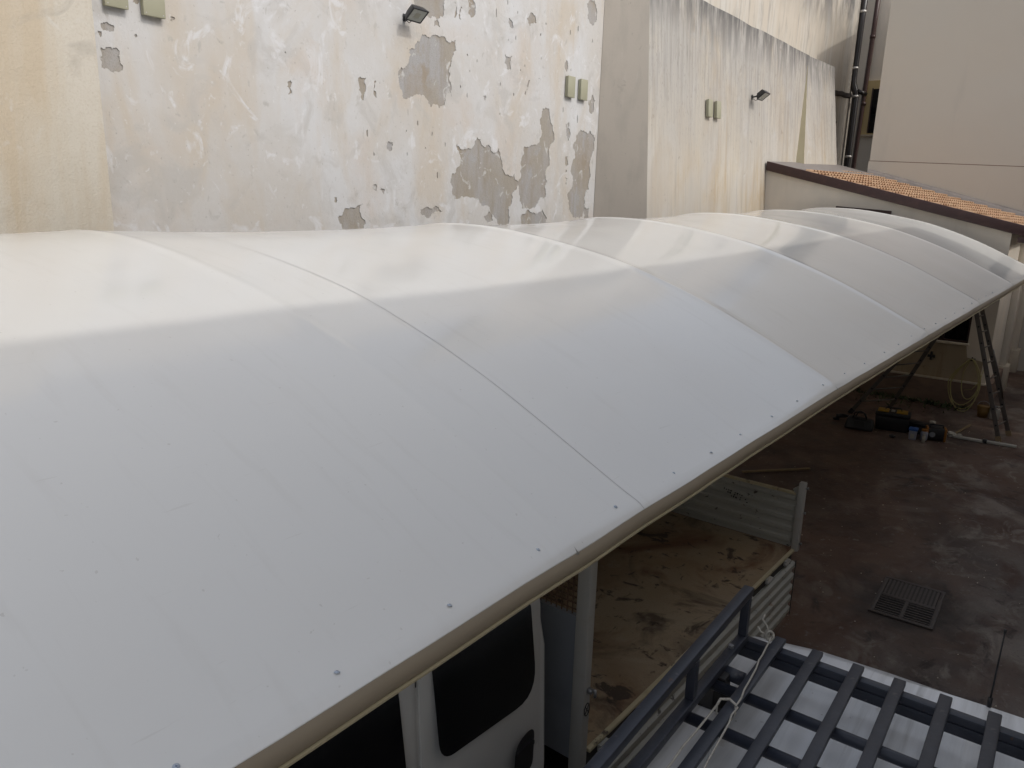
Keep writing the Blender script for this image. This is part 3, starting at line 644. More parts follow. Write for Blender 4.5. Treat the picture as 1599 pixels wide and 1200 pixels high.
def sag(y, t):
    for a, b in zip(RIBS[:-1], RIBS[1:]):
        if a <= y <= b + 1e-6:
            u = (y-a)/(b-a)
            bay = (1 - abs(2*u-1)**2.1)
            break
    else: bay = 0
    k = min(1, (1-t)*6)
    return bay*k*((.030 if y > 7 else .022) + .020*max(0, 1-abs(t-.22)/.35))
def cz(y, i):
    x, z = PROF[i]; t = i/(len(PROF)-1)
    dx, dz = drift(y)
    d = min(abs(y-r) for r in RIBS)
    ridge = (.004 if y < 5 else .009)*math.exp(-(d/.06)**2)*min(1, (1-t)*5)
    return (x + dx, y, z + dz + H - sag(y, t) + ridge + .007*mnoise.noise((y*1.9, 0, 4))*max(0, (t-.8)/.2) + .004*mnoise.noise((x*.9, y*.9, 2)))
cn = thing('canopy', 'long white vaulted PVC carport canopy filling the middle of the photo', 'canopy', (-4.2, 6, 0))
o_ = (-4.2, 6, 0)
yl = []
for a, b in zip(RIBS[:-1], RIBS[1:]): yl += [a, a+.02, a+.045, a+.08, a+.13] + [a + (b-a)*k/20 for k in range(1, 20) if .14 < (b-a)*k/20 < b-a-.14] + [b-.13, b-.08, b-.045, b-.02]
yl.append(RIBS[-1])
np_ = len(PROF)
V = [cz(y, i) for y in yl for i in range(np_)]
roll = [(.028,-.012),(.044,-.034),(.048,-.060)]
F = [(j*np_+i, j*np_+i+1, (j+1)*np_+i+1, (j+1)*np_+i) for j in range(len(yl)-1) for i in range(np_-1)]
cm = MB(o_).add(V, F)
mem = cm.build('membrane', M['canopy'], cn, smooth=True, recalc=False)
so = mem.modifiers.new('thickness', 'SOLIDIFY'); so.thickness = .0025; so.offset = 1
def front(y, off):
    x, yy, z = cz(y, np_-1); return (x + off[0], yy, z + off[1])
hp = [(0,.001),(.014,-.018),(.020,-.040),(.020,-.060),(.014,-.076)]
HV = [front(y, p) for y in yl for p in hp]; nh = len(hp)
MB(o_).add(HV, [(j*nh+i, j*nh+i+1, (j+1)*nh+i+1, (j+1)*nh+i) for j in range(len(yl)-1) for i in range(nh-1)]).build('hem', M['hem'], cn, smooth=True, recalc=False)
fl = MB(o_)
for (a, b) in zip(yl[:-1], yl[1:]):
    fl.hexa([front(a,(.004,-.086)),front(a,(.026,-.086)),front(b,(.026,-.086)),front(b,(.004,-.086))], [front(a,(.004,-.0775)),front(a,(.026,-.0775)),front(b,(.026,-.0775)),front(b,(.004,-.0775))])
fl.build('keder_rail', M['flange'], cn)
MB(o_).tube([front(y,(-.03,-.045)) for y in [-9.4 + .5*q for q in range(60)]], .038, 10).build('edge_beam', M['frame'], cn, smooth=True)
def ribbon(y0, w, lift):
    v = []
    for i in range(np_):
        for s in (-1, 1):
            p = cz(y0 + s*w/2, i); v.append((p[0], p[1], p[2] + lift))
    return v, [(2*i, 2*i+1, 2*i+3, 2*i+2) for i in range(np_-1)]
hv = []
for y in yl:
    for i in (np_-17, np_-15, np_-13, np_-11, np_-9, np_-7):
        p = cz(y, i); hv.append((p[0], p[1], p[2] + (.0030 if i > np_-17 else .0027)))
MB(o_).add(hv, [(j*6+i, j*6+i+1, (j+1)*6+i+1, (j+1)*6+i) for j in range(len(yl)-1) for i in range(5)]).build('weld_strip', M['canopy'], cn, smooth=True, recalc=False)
for y in RIBS[2:-1]:
    v, f = ribbon(y + .11, .09, .0032)
    MB(o_).add(v, f).build('overlap_weld', M['canopy'], cn, smooth=True, recalc=False)
v, f = ribbon(3.45, .0035, .0042)
MB(o_).add(v, f).build('seam', M['seam'], cn, recalc=False)
for y in RIBS:
    MB(o_).tube([(p[0], p[1], p[2]-.036) for p in (cz(y, i) for i in range(0, np_, 3))], .030, 8).build('rib', M['frame'], cn, smooth=True)
    if y > -6:
        xb, yb, zb = cz(y, 2)
        MB(o_).tube([(xb, yb, 0), (xb, yb, zb-.06)], .05, 10).build('post', M['frame'], cn, smooth=True)
        MB(o_).box((xb-.12, yb-.12, .004), (xb+.12, yb+.12, .016)).build('base_plate', M['frame'], cn)
MB(o_).tube([(cz(y,1)[0], y, cz(y,1)[2]-.07) for y in [-9.4 + 1.0*q for q in range(30)]], .04, 8).build('back_beam', M['frame'], cn, smooth=True)
# screws along the hem
sc_y = [.30,.89,1.45,2.0,2.6,3.27,3.96,4.47,4.97,5.58,6.15,6.82,7.45,8.1,8.83]
y = 9.4
while y < 19.8: sc_y.append(y); y += .6
y = -.3
while y > -4: sc_y.append(y); y -= .58
iscr = np_ - 9
sm = MB().tube([(0,0,-.001),(0,0,.0035)], .0125, 12).tube([(0,0,.0035),(0,0,.006)], [.0085,.006], 10)
sm2 = MB().box((-.0045,-.0012,.006),(.0045,.0012,.0066)).box((-.0012,-.0045,.006),(.0012,-.0013,.0066)).box((-.0012,.0013,.006),(.0012,.0045,.0066))
scr0 = None
for y in sc_y:
    p = cz(y, iscr); q = cz(y, iscr+1); r_ = rnd.uniform(-.008, .008)
    if scr0 is None:
        scr0 = sm.build('screw', M['screw'], cn, smooth=True); slot0 = sm2.build('slot', M['slot'], scr0); sp_ = [scr0, slot0]; s = scr0
    else:
        s = scr0.copy(); C.objects.link(s); s2 = slot0.copy(); C.objects.link(s2); s2.parent = s
    s.location = Vector((p[0]+r_, p[1], p[2]+.0035)) - Vector(o_)
    s.rotation_euler = (0, math.atan2(p[2]-q[2], q[0]-p[0]), rnd.uniform(0, 3))
    s.scale = (.85,)*3

# ------------------------------------------------------------------ flat-bed crew-cab truck
TX, TY = -2.2, 3.85
tr = thing('flatbed_truck', 'white crew-cab dropside truck with rusty empty bed under the canopy edge', 'truck', (TX, TY, 0), math.radians(-1.0))
o_ = (TX, TY, 0)
# cab body: side profile in (y, z) swept over x with tumblehome
prof = [(3.44,.50),(3.445,1.2),(3.44,2.0),(3.40,2.34),(3.30,2.42),(2.2,2.47),(1.0,2.45),(.45,2.36),(.05,1.95),(-.35,1.48),(-.95,1.30),(-1.18,1.12),(-1.24,.75),(-1.2,.45),(-.5,.45),(-.5,.75),(-.1,.92),(.35,.92),(.75,.75),(.75,.45)]
def tumble(z, s):  # half width offsets
    d = .0 if z < 1.75 else (z-1.75)*.13
    return (-2.235 - d - (.05 if z < .8 else 0)*0) if s > 0 else (-4.12 + d)
n = len(prof); cb = MB(o_)
inset = [( .0, 0), ]
va = [(tumble(z, 1), y, z) for y, z in prof]; vb = [(tumble(z, -1), y, z) for y, z in prof]
cb.add(va + vb, [tuple(range(n)), tuple(range(2*n-1, n-1, -1))] + [(i, (i+1) % n, n + (i+1) % n, n + i) for i in range(n)])
body = cb.build('cab', M['cab_white'], tr, bevel=.035, seg=3)
def xs(z): return -2.235 - (0 if z < 1.75 else (z-1.75)*.13)
def panel(poly, d0, d1):
    m = MB(o_); k = len(poly)
    m.add([(xs(z)+d0, y, z) for y, z in poly] + [(xs(z)+d1, y, z) for y, z in poly], [tuple(range(k)), tuple(range(2*k-1, k-1, -1))] + [(i, (i+1) % k, k + (i+1) % k, k + i) for i in range(k)])
    return m
def rounded(pts, rads, n=6):
    out = []
    for i, p in enumerate(pts):
        a = Vector(pts[i-1]); b = Vector(p); c = Vector(pts[(i+1) % len(pts)]); r = rads[i]
        u = (a-b).normalized(); w = (c-b).normalized()
        s = b + u*r; e = b + w*r
        for k in range(n+1):
            t = k/n; out.append(tuple((1-t)**2*s + 2*t*(1-t)*b + t*t*e))
    return out
d1 = panel(rounded([(2.385,.62),(3.385,.62),(3.385,2.36),(2.385,2.38)], [.05,.16,.08,.04]), .001, .018).build('rear_door', M['cab_white'], tr, bevel=.006)
d2 = panel(rounded([(1.20,.62),(2.362,.62),(2.362,2.38),(1.55,2.36),(1.2,2.0)], [.05,.05,.04,.1,.1]), .001, .018).build('front_door', M['cab_white'], tr, bevel=.006)
panel(rounded([(2.475,1.80),(3.285,1.755),(3.29,2.33),(2.475,2.345)], [.10,.20,.04,.03]), .0181, .0215).build('window', M['glass'], d1)
panel(rounded([(1.35,1.80),(2.245,1.78),(2.245,2.345),(1.62,2.33),(1.35,2.02)], [.10,.14,.03,.08,.08]), .0181, .0215).build('window', M['glass'], d2)
panel(rounded([(3.085,1.27),(3.27,1.27),(3.275,1.555),(3.10,1.53)], [.06,.06,.07,.09]), .0181, .0205).build('handle_recess', M['black'], d1)
panel(rounded([(3.10,1.44),(3.26,1.44),(3.26,1.475),(3.10,1.475)], [.015]*4), .0206, .035).build('handle', M['black'], d1)
panel(rounded([(1.98,1.30),(2.2,1.30),(2.2,1.52),(1.98,1.52)], [.05]*4), .0181, .0205).build('handle_recess', M['black'], d2)
panel([(2.3645,.64),(2.3825,.64),(2.3825,2.37),(2.3645,2.37)], .0005, .004).build('door_gap', M['black'], tr)
panel([(3.3875,.64),(3.398,.64),(3.398,2.33),(3.3875,2.33)], .0005, .003).build('door_gap', M['black'], tr)
MB(o_).hexa([(-4.0,-.36,1.49),(-2.36,-.36,1.49),(-2.40,.38,2.30),(-3.96,.38,2.30)], [(-4.0,-.375,1.50),(-2.36,-.375,1.50),(-2.40,.365,2.31),(-3.96,.365,2.31)]).build('windscreen', M['glass'], tr)
for s, x in ((1,-2.24),(-1,-4.12)):
    MB(o_).box((x-.02 if s<0 else x, -.05, 1.45),(x if s<0 else x+.22, .02, 1.80)).build('mirror', M['black'], tr, bevel=.02)
MB(o_).box((-4.05,-1.30,.42),(-2.3,-1.18,.72)).build('bumper', M['black'], tr, bevel=.03)
for x in (-4.0,-2.6): MB(o_).box((x,-1.255,.78),(x+.25,-1.20,1.02)).build('headlight', M['lens'], tr, bevel=.02)
# chassis and wheels
MB(o_).box((-3.75,-.9,.42),(-3.60,7.9,.60)).box((-2.75,-.9,.42),(-2.60,7.9,.60)).box((-3.6,3.7,.45),(-2.75,3.8,.58)).box((-3.6,7.2,.45),(-2.75,7.3,.58)).build('chassis', M['chassis'], tr)
def wheel(parent, x, y, r, w, sgn, org):
    ty = MB(org).tube([(x-w/2,y,r),(x-w/2+.03,y,r),(x+w/2-.03,y,r),(x+w/2,y,r)], [r*.88,r,r,r*.88], 24).build('tyre', M['rubber'], parent, smooth=True)
    MB(org).tube([(x+sgn*w/2-sgn*.06,y,r),(x+sgn*(w/2+.004),y,r)], [r*.5,r*.62], 20).tube([(x+sgn*(w/2+.004),y,r),(x+sgn*(w/2+.03),y,r)], r*.22, 12).build('rim', M['rim'], ty, smooth=True)
for x, s in ((-2.42,1),(-3.93,-1)):
    wheel(tr, x, .12, .34, .22, s, o_); wheel(tr, x, 6.35, .34, .24, s, o_)
# bed
BX0, BX1, BY0, BY1, BZ = -4.22, -2.20, 3.90, 7.98, 1.00
MB(o_).box((BX0,BY0,BZ-.025),(BX1-.03,BY1,BZ)).build('bed_floor', M['bed_floor'], tr)
MB(o_).box((BX0,BY0,BZ-.14),(BX1-.06,BY1,BZ-.026)).build('bed_frame', M['chassis'], tr)
MB(o_).box((BX1-.029,BY0,BZ-.022),(BX1+.006,BY1-.03,BZ+.008)).build('edge_trim', M['edge_trim'], tr, bevel=.006)
MB(o_).box((BX1-.045,BY0,BZ-.125),(BX1-.02,BY1-.03,BZ-.0225)).build('hinge_gap', M['chassis'], tr)
for y in [4.02 + .52*k for k in range(8)]:
    MB(o_).box((BX1-.008,y,BZ-.085),(BX1+.022,y+.10,BZ-.032)).tube([(BX1+.016,y-.02,BZ-.06),(BX1+.016,y+.13,BZ-.06)],.012,8).build('hinge', M['truck_white'], tr)
# hanging dropside: corrugated profile
def corrug(z0, z1, k, d):
    out = []; h = (z1-z0)/k
    for i in range(k):
        zb = z0 + i*h
        out += [(0, zb), (0, zb+h*.42), (d, zb+h*.55), (d, zb+h*.87)]
    out.append((0, z1)); return out
cp = corrug(.22, .875, 5, .030)
m = MB(o_); k = len(cp)
fr = [(BX1+.005+d, BY0+.02, z) for d, z in cp] + [(BX1+.005+d, BY1-.04, z) for d, z in cp]
bkf = [(BX1-.022, BY0+.02, z) for d, z in cp] + [(BX1-.022, BY1-.04, z) for d, z in cp]
m.add(fr + bkf, [(i, i+1, k+i+1, k+i) for i in range(k-1)] + [(2*k+i+1, 2*k+i, 3*k+i, 3*k+i+1) for i in range(k-1)] + [(i, 2*k+i, 2*k+i+1, i+1) for i in range(k-1)] + [(k+i+1, 3*k+i+1, 3*k+i, k+i) for i in range(k-1)] + [(k-1, 3*k-1, 4*k-1, 2*k-1), (0, k, 3*k, 2*k)])
m.build('dropside', M['bed_side'], tr, label='corrugated dropside hanging open on the near side')
for y in (BY1-.055, BY0+.025):
    MB(o_).box((BX1+.036,y,.25),(BX1+.042,y+.012,.89)).build('dropside_edge', M['black'], tr)
# far dropside, up
MB(o_).box((BX0-.03,BY0,BZ+.002),(BX0,BY1-.05,BZ+.6)).build('dropside', M['bed_side'], tr)
# tailgate, up, corrugated toward the bed
cp = corrug(1.005, 1.60, 5, .022)
m = MB(o_); k = len(cp); xa, xb = BX0+.04, BX1-.06
m.add([(xa, BY1-d, z) for d, z in cp] + [(xb, BY1-d, z) for d, z in cp] + [(xa, BY1+.03, z) for d, z in cp] + [(xb, BY1+.03, z) for d, z in cp],
      [(i, k+i, k+i+1, i+1) for i in range(k-1)] + [(2*k+i, 2*k+i+1, 3*k+i+1, 3*k+i) for i in range(k-1)] + [(k-1, 2*k-1, 4*k-1, 3*k-1), (0, 2*k, 3*k, k)] + [(i, i+1, 2*k+i+1, 2*k+i) for i in range(k-1)] + [(k+i+1, k+i, 3*k+i, 3*k+i+1) for i in range(k-1)])
tg = m.build('tailgate', M['bed_side'], tr)
MB(o_).box((xa,BY1-.012,1.602),(xb,BY1+.035,1.625)).build('top_rail', M['edge_trim'], tg)
ink = MB(o_)
rk = random.Random(3)
for r_ in range(3):
    for c in range(9):
        x = -3.05 + c*.026 + r_*.045; z = 1.47 - r_*.035 - c*.004
        if rk.random() < .8:
            w = rk.uniform(.008,.02); hh = rk.uniform(.008,.022)
            ink.box((x, BY1-.0245, z), (x+w, BY1-.0222, z+hh))
ink.build('lettering', M['ink'], tg, label='smudged illegible black lettering')
MB(o_).prism([(xb+.001,BY1-.004,1.02),(BX1-.035,BY1-.004,1.02),(BX1-.035,BY1-.004,1.71),(BX1-.10,BY1-.004,1.66),(xb+.001,BY1-.004,1.60)], (0,.03,0)).build('gusset', M['bed_side'], tr)
MB(o_).box((BX1-.034,BY1-.045,.98),(BX1+.035,BY1+.035,1.76)).build('corner_post', M['truck_white'], tr, bevel=.012)
for z in (1.07, 1.42, 1.70):
    MB(o_).tube([(BX1+.034,BY1-.005,z),(BX1+.058,BY1-.005,z),(BX1+.062,BY1-.03,z+.02)], .010, 8).build('latch', M['rim'], tr, smooth=True)
# headboard
MB(o_).box((BX1-.105,3.80,.62),(BX1-.005,3.885,2.52)).build('headboard_post', M['truck_white'], tr, bevel=.015)
MB(o_).box((BX0,3.80,.9),(BX0+.09,3.885,2.52)).build('headboard_post', M['truck_white'], tr, bevel=.015)
MB(o_).box((BX0+.091,3.83,.92),(BX1-.106,3.85,1.95)).build('headboard_panel', M['grey_panel'], tr)
MB(o_).box((BX0+.091,3.82,1.951),(BX1-.106,3.86,1.99)).box((BX0+.091,3.82,2.46),(BX1-.106,3.86,2.50)).build('headboard_rail', M['grey_panel'], tr)
ms = MB(o_)
x = BX0+.10
while x < BX1-.11: ms.box((x,3.835,1.991),(x+.007,3.842,2.459)); x += .042
z = 2.02
while z < 2.45: ms.box((BX0+.092,3.8425,z),(BX1-.107,3.849,z+.007)); z += .042
ms.build('mesh', M['mesh'], tr)
MB(o_).box((BX1-.0049,3.83,1.475),(BX1+.03,3.86,1.505)).tube([(BX1+.02,3.845,1.50),(BX1+.05,3.845,1.51),(BX1+.05,3.845,1.46)],.011,8).build('latch', M['rim'], tr, smooth=True)
# crossed-circle mark on the post
cr = MB(o_); cy_, cz_ = 3.843, 1.345
cr.tube([(BX1-.0035, cy_+.030*math.cos(a), cz_+.045*math.sin(a)) for a in [k*math.pi/12 for k in range(24)]], .0035, 6, closed=True)
cr.bar((BX1-.0035,cy_-.02,cz_-.03),(BX1-.0035,cy_+.02,cz_+.03),.005,.004).bar((BX1-.003,cy_-.02,cz_+.03),(BX1-.003,cy_+.02,cz_-.03),.005,.004)
cr.build('circle_mark', M['ink'], tr)
for x in (BX0+.1, BX1-.35): MB(o_).box((x,BY1+.002,.68),(x+.22,BY1+.04,.80)).build('tail_lamp', M['red_lens'], tr, bevel=.008)

# ------------------------------------------------------------------ van with roof rack
vn = thing('white_van', 'dirty white van roof carrying a dark steel roof rack in the lower right corner', 'van', (-.385, 2.2, 0), math.radians(1.1))
o_ = (-.42, 2.2, 0)
sec = [(.90,.30),(1.02,.36),(1.08,.70),(1.105,1.05),(1.10,1.30),(1.085,1.55),(1.075,1.70),(1.06,1.78),(1.025,1.835),(.95,1.868),(.55,1.888),(.15,1.893)]
full = sec + [(-x, z) for x, z in reversed(sec)]
ringY = [(-.55,.30,.93,.62),(-.45,.8,.97,.72),(.1,.96,.98,.80),(.7,1.0,1.0,1.0),(1.5,1.0,1.0,1.0),(2.5,1.0,1.0,1.0),(3.5,1.0,1.0,1.0),(4.3,1.0,1.0,1.0),(4.60,.998,1.0,1.0),(4.69,.985,1.0,.985),(4.73,.95,1.0,.955)]
vv = []; nf = len(full)
for y, sx, _, sz in ringY:
    for x, z in full: vv.append((-.46 + x*max(sx,.3), y - max(0, (y-4.2)/.53)*.17*max(0, abs(x+0)-.25 if x<0 else x-.55)**2, .30 + (z-.30)*sz))
fc = [(j*nf+i, j*nf+(i+1) % nf, (j+1)*nf+(i+1) % nf, (j+1)*nf+i) for j in range(len(ringY)-1) for i in range(nf)]
fc += [tuple(range(nf-1,-1,-1)), tuple((len(ringY)-1)*nf + i for i in range(nf))]
vb_ = MB(o_).add(vv, fc).build('body', M['van_white'], vn, smooth=True)
vb_.data.set_sharp_from_angle(angle=math.radians(50))
# pressed ribs of the roof
for x in (-1.02,-.72,-.42,-.12,.18):
    zt = 1.886 if abs(x+.42) < .5 else 1.872
    MB(o_).hexa([(x-.06,.9,zt-.004),(x+.06,.9,zt-.004),(x+.06,4.35,zt-.004),(x-.06,4.35,zt-.004)], [(x-.03,.94,zt+.006),(x+.03,.94,zt+.006),(x+.03,4.31,zt+.006),(x-.03,4.31,zt+.006)]).build('roof_rib', M['van_white'], vn, bevel=.004)
MB(o_).box((-1.14,4.44,1.862),(.30,4.452,1.898)).build('roof_joint', M['black'], vn)
lipx = [-1.2+.16*k for k in range(11)]
def lipy(x): return 4.685 - .125*(max(0, .1-x))**2
lp_ = MB(o_)
for a, b in zip(lipx[:-1], lipx[1:]):
    lp_.hexa([(a,4.47,1.86),(b,4.47,1.86),(b,lipy(b),1.84),(a,lipy(a),1.84)], [(a,4.48,1.902),(b,4.48,1.902),(b,lipy(b)-.02,1.893),(a,lipy(a)-.02,1.893)])
lp_.build('roof_lip', M['van_white'], vn)
for s in (-1, 1):
    MB(o_).hexa([(-.42+s*.04,4.722,1.05),(-.42+s*.74,4.722,1.05),(-.42+s*.74,4.728,1.05),(-.42+s*.04,4.728,1.05)], [(-.42+s*.04,4.735,1.60),(-.42+s*.70,4.735,1.60),(-.42+s*.70,4.741,1.60),(-.42+s*.04,4.741,1.60)]).build('rear_window', M['glass'], vn)
    MB(o_).box((-.46+s*.86,4.60,.75),(-.46+s*.97,4.72,1.25)).build('tail_lamp', M['red_lens'], vn, bevel=.01)
    MB(o_).box((-.46+s*1.10,1.0,1.15),(-.46+s*1.085,1.9,1.55)).build('side_window', M['glass'], vn)
    for y in (.55, 3.85): wheel(vn, -.46+s*.95, y, .31, .19, s, o_)
MB(o_).box((-1.45,4.62,.38),(.53,4.78,.62)).build('bumper', M['black'], vn, bevel=.03)
tubepart('aerial', [(-.085,4.66,1.88),(-.085,4.665,1.95)], .012, M['black'], vn, origin=o_)
tubepart('aerial_rod', [(-.085,4.665,1.95),(-.080,4.67,2.36)], [.0055,.004], M['black'], vn, origin=o_)
tubepart('aerial_tip', [(-.080,4.67,2.35),(-.080,4.67,2.375)], .0075, M['black'], vn, origin=o_)
ZR = 2.10
slat_x = [-1.155,-.937,-.717,-.497,-.275,-.052,.17,.33]
sl0 = None
for x in slat_x:
    if sl0 is None:
        sl0 = MB((x,0,0)).box((x-.031,-.35,ZR-.032),(x+.031,4.275,ZR)).build('rack_slat', M['rack'], None, bevel=.006)
        sl0.parent = vn; s = sl0
    else:
        s = sl0.copy(); C.objects.link(s)
    s.location = Vector((x,0,0)) - Vector(o_)
    s.rotation_euler = (0,0,rnd.uniform(-.002,.002))
for y in (3.67, 3.325, 2.25, 1.15, .1):
    MB(o_).tube([(-1.33,y,ZR-.063),(.50,y,ZR-.063)], .0305, 12).build('rack_tube', M['rack'], vn, smooth=True)
MB(o_).box((-1.36,4.165,ZR-.082),(.53,4.225,ZR-.033)).build('rack_end_rail', M['rack'], vn, bevel=.006)
MB(o_).box((-1.36,4.16,ZR-.145),(.53,4.20,ZR-.0835)).build('rack_end_rail', M['rack'], vn, bevel=.005)
for x in (-1.33, .50):
    MB(o_).box((x-.027,-.35,ZR-.035),(x+.027,4.16,ZR+.018)).build('rack_side_rail', M['rack'], vn, bevel=.006)
    MB(o_).bar((x-.005,-.35,ZR+.17),(x-.005,4.17,ZR+.29),.058,.052).build('guard_rail', M['rack'], vn, bevel=.006)
    for y in (4.13, 3.37, 2.2, 1.0):
        MB(o_).box((x-.024,y-.024,ZR+.0185),(x+.024,y+.024,ZR+.262-(4.17-y)*.0265)).build('guard_post', M['rack'], vn, bevel=.004)
    for y in (3.76, 1.6):
        MB(o_).box((x-.03+(.03 if x<0 else -.03),y-.05,1.875),(x+.03+(.03 if x<0 else -.03),y+.05,ZR-.036)).box((x-.07,y-.085,1.852),(x+.12,y+.085,1.884)).build('rack_foot', M['chassis'], vn, bevel=.006)
        MB(o_).tube([(x-.02,y+.06,ZR-.06),(x+.13,y+.05,ZR-.06)], .040, 10).build('clamp', M['rack'], vn, smooth=True)
MB(o_).tube([(-1.335,3.95,ZR+.018),(-1.335,3.95,ZR+.034)], .016, 6).build('bolt', M['rim'], vn)

# cord tied to the rack
rp = thing('cord', 'thin off-white cord tied along the leftmost roof rack slat', 'cord', (-1.15, 3.5, ZR))
o_ = (-1.15, 3.5, ZR)
def wob(p, q, k, a, seed):
    rr = random.Random(seed); p = Vector(p); q = Vector(q)
    return [p.lerp(q, i/k) + Vector((rr.uniform(-a,a), 0, abs(rr.uniform(-a,a)))) for i in range(k+1)]
MB(o_).tube(wob((-1.195,4.225,ZR+.012),(-1.105,3.44,ZR+.016),10,.004,1) + wob((-1.10,3.43,ZR+.016),(-1.045,2.85,ZR+.02),8,.005,2) + wob((-1.04,2.8,ZR+.02),(-1.0,1.2,ZR+.02),8,.006,3), .005, 6).build('strand', M['rope'], rp, smooth=True)
MB(o_).tube(wob((-1.19,3.40,ZR+.012),(-1.185,2.2,ZR+.012),9,.004,5), .006, 6).build('strand', M['rope'], rp, smooth=True)
MB(o_).tube([(-1.19,3.40,ZR+.012),(-1.195,3.45,ZR+.012),(-1.155,3.475,ZR+.016),(-1.112,3.455,ZR+.012),(-1.108,3.43,ZR-.02),(-1.115,3.41,ZR-.045),(-1.19,3.40,ZR-.045),(-1.20,3.42,ZR-.01)], .0075, 6).build('loop', M['rope'], rp, smooth=True)
kn = MB(o_)
kp = Vector((-1.205,4.21,ZR+.01))
for s_ in range(3):
    kn.tube([kp + Vector((.024*math.cos(a)*(1-.2*s_), .012*math.sin(a*1.0+s_), .022*math.sin(a) + .006*s_)) for a in [k*math.pi/5 for k in range(10)]], .007, 6, closed=True)
kn.tube([kp, kp+Vector((-.03,.02,.05)), kp+Vector((-.055,.01,.085)), kp+Vector((-.05,.03,.11))], .006, 6)
kn.tube([kp, kp+Vector((-.05,-.02,.02)), kp+Vector((-.075,.0,.035))], .006, 6)
kn.build('knot', M['rope'], rp, smooth=True)

# ------------------------------------------------------------------ things on the yard floor
dg = thing('drain_grate', 'dark iron drain grate set in the yard floor', 'drain', (-1.19, 9.6, .012), math.radians(1.5))
MB().box((-.33,-.52,-.008),(.33,.52,-.003)).build('pit_shade', M['pit_shade'], dg)  # no hole here: flat near-black sheet painted as the shade below the bars
fr_ = MB()
for a, b in (((-.34,-.53),(.34,-.48)), ((-.34,.48),(.34,.53)), ((-.34,-.479),(-.29,.479)), ((.29,-.479),(.34,.479)), ((-.289,-.03),(.289,.03))): fr_.box((a[0],a[1],-.010),(b[0],b[1],.012))
fr_.build('frame', M['iron'], dg, bevel=.003)
b0 = None
for k in range(7):
    y = -.44 + k*.063
    if b0 is None: b0 = MB().box((-.288,-.011,-.006),(.288,.011,.008)).build('grate_bar', M['iron'], dg); s = b0
    else: s = b0.copy(); C.objects.link(s)
    s.location = (0, y, 0)
MB().box((-.02,-.478,.0085),(.02,-.035,.013)).build('cross_bar', M['iron'], dg)
b1 = None
for k in range(13):
    x = -.27 + k*.045
    if b1 is None: b1 = MB().box((-.012,-.222,-.006),(.012,.222,.009)).build('grate_bar', M['iron'], dg); s = b1
    else: s = b1.copy(); C.objects.link(s)
    s.location = (x, .255, 0)
MB().box((-.285,.032,-.0055),(.285,.475,.003)).build('silt', M['damp'], dg)
# dark damp halo round the drain
hal = [(-1.19 + (.62+rnd.uniform(-.10,.10))*math.cos(a), 9.6 + (.80+rnd.uniform(-.12,.12))*math.sin(a), 0) for a in [k*2*math.pi/40 for k in range(40)]]
hm = MB().add([(x, y, .0142) for x, y, z in hal] + [(-1.19, 9.6, .0142)], [(i, (i+1) % 40, 40) for i in range(40)])
# crack / joint in the slab
cj = MB()
pts = [(-.205,10.6),(-.19,9.73),(-.17,9.0),(-.15,8.05),(-.13,7.2),(-.12,6.0)]
jp = []
for (a, b) in zip(pts[:-1], pts[1:]):
    for k in range(6): jp.append((a[0]+(b[0]-a[0])*k/6 + rnd.uniform(-.008,.008), a[1]+(b[1]-a[1])*k/6))

# step ladder
ld = thing('step_ladder', 'old dull aluminium A-frame ladder standing open under the far canopy edge', 'ladder', (-2.2, 18.5, 0))
o_ = (-2.2, 18.5, 0)
apex = Vector((-2.09, 18.4, 3.11))
def sect(fa, fb, ta, tb, n, foot):
    fa, fb, ta, tb = map(Vector, (fa, fb, ta, tb))
    for a, b in ((fa, ta), (fb, tb)):
        MB(o_).bar(a, b, .085, .032, up=(0,1,0)).build('rail', M['alu'], ld, bevel=.004)
        MB(o_).bar(a + Vector((0,0,-.0)), a.lerp(b, .035), .10, .045, up=(0,1,0)).build('foot', M[foot], ld)
        for k in range(1, 9):
            p = a.lerp(b, k/9.5)
            MB(o_).tube([p + Vector((0,-.022,0)), p + Vector((0,-.017,0))], .020, 8).build('rung_socket', M['black'], ld)
    for k in range(1, n):
        MB(o_).tube([fa.lerp(ta, k/n), fb.lerp(tb, k/n)], .016, 8).build('rung', M['alu'], ld, smooth=True)
sect((-1.10,18.10,.0), (-.98,18.75,.0), (-2.07,18.25,3.1), (-2.02,18.6,3.1), 10, 'wood')
sect((-3.43,19.15,.0), (-4.05,18.25,.0), (-2.13,18.7,3.1), (-2.16,18.25,3.1), 10, 'black')
MB(o_).tube([(-1.50,18.2,1.85),(-1.28,18.35,1.2),(-1.2,18.6,.8)], .02, 6).build('stay', M['alu'], ld, smooth=True)

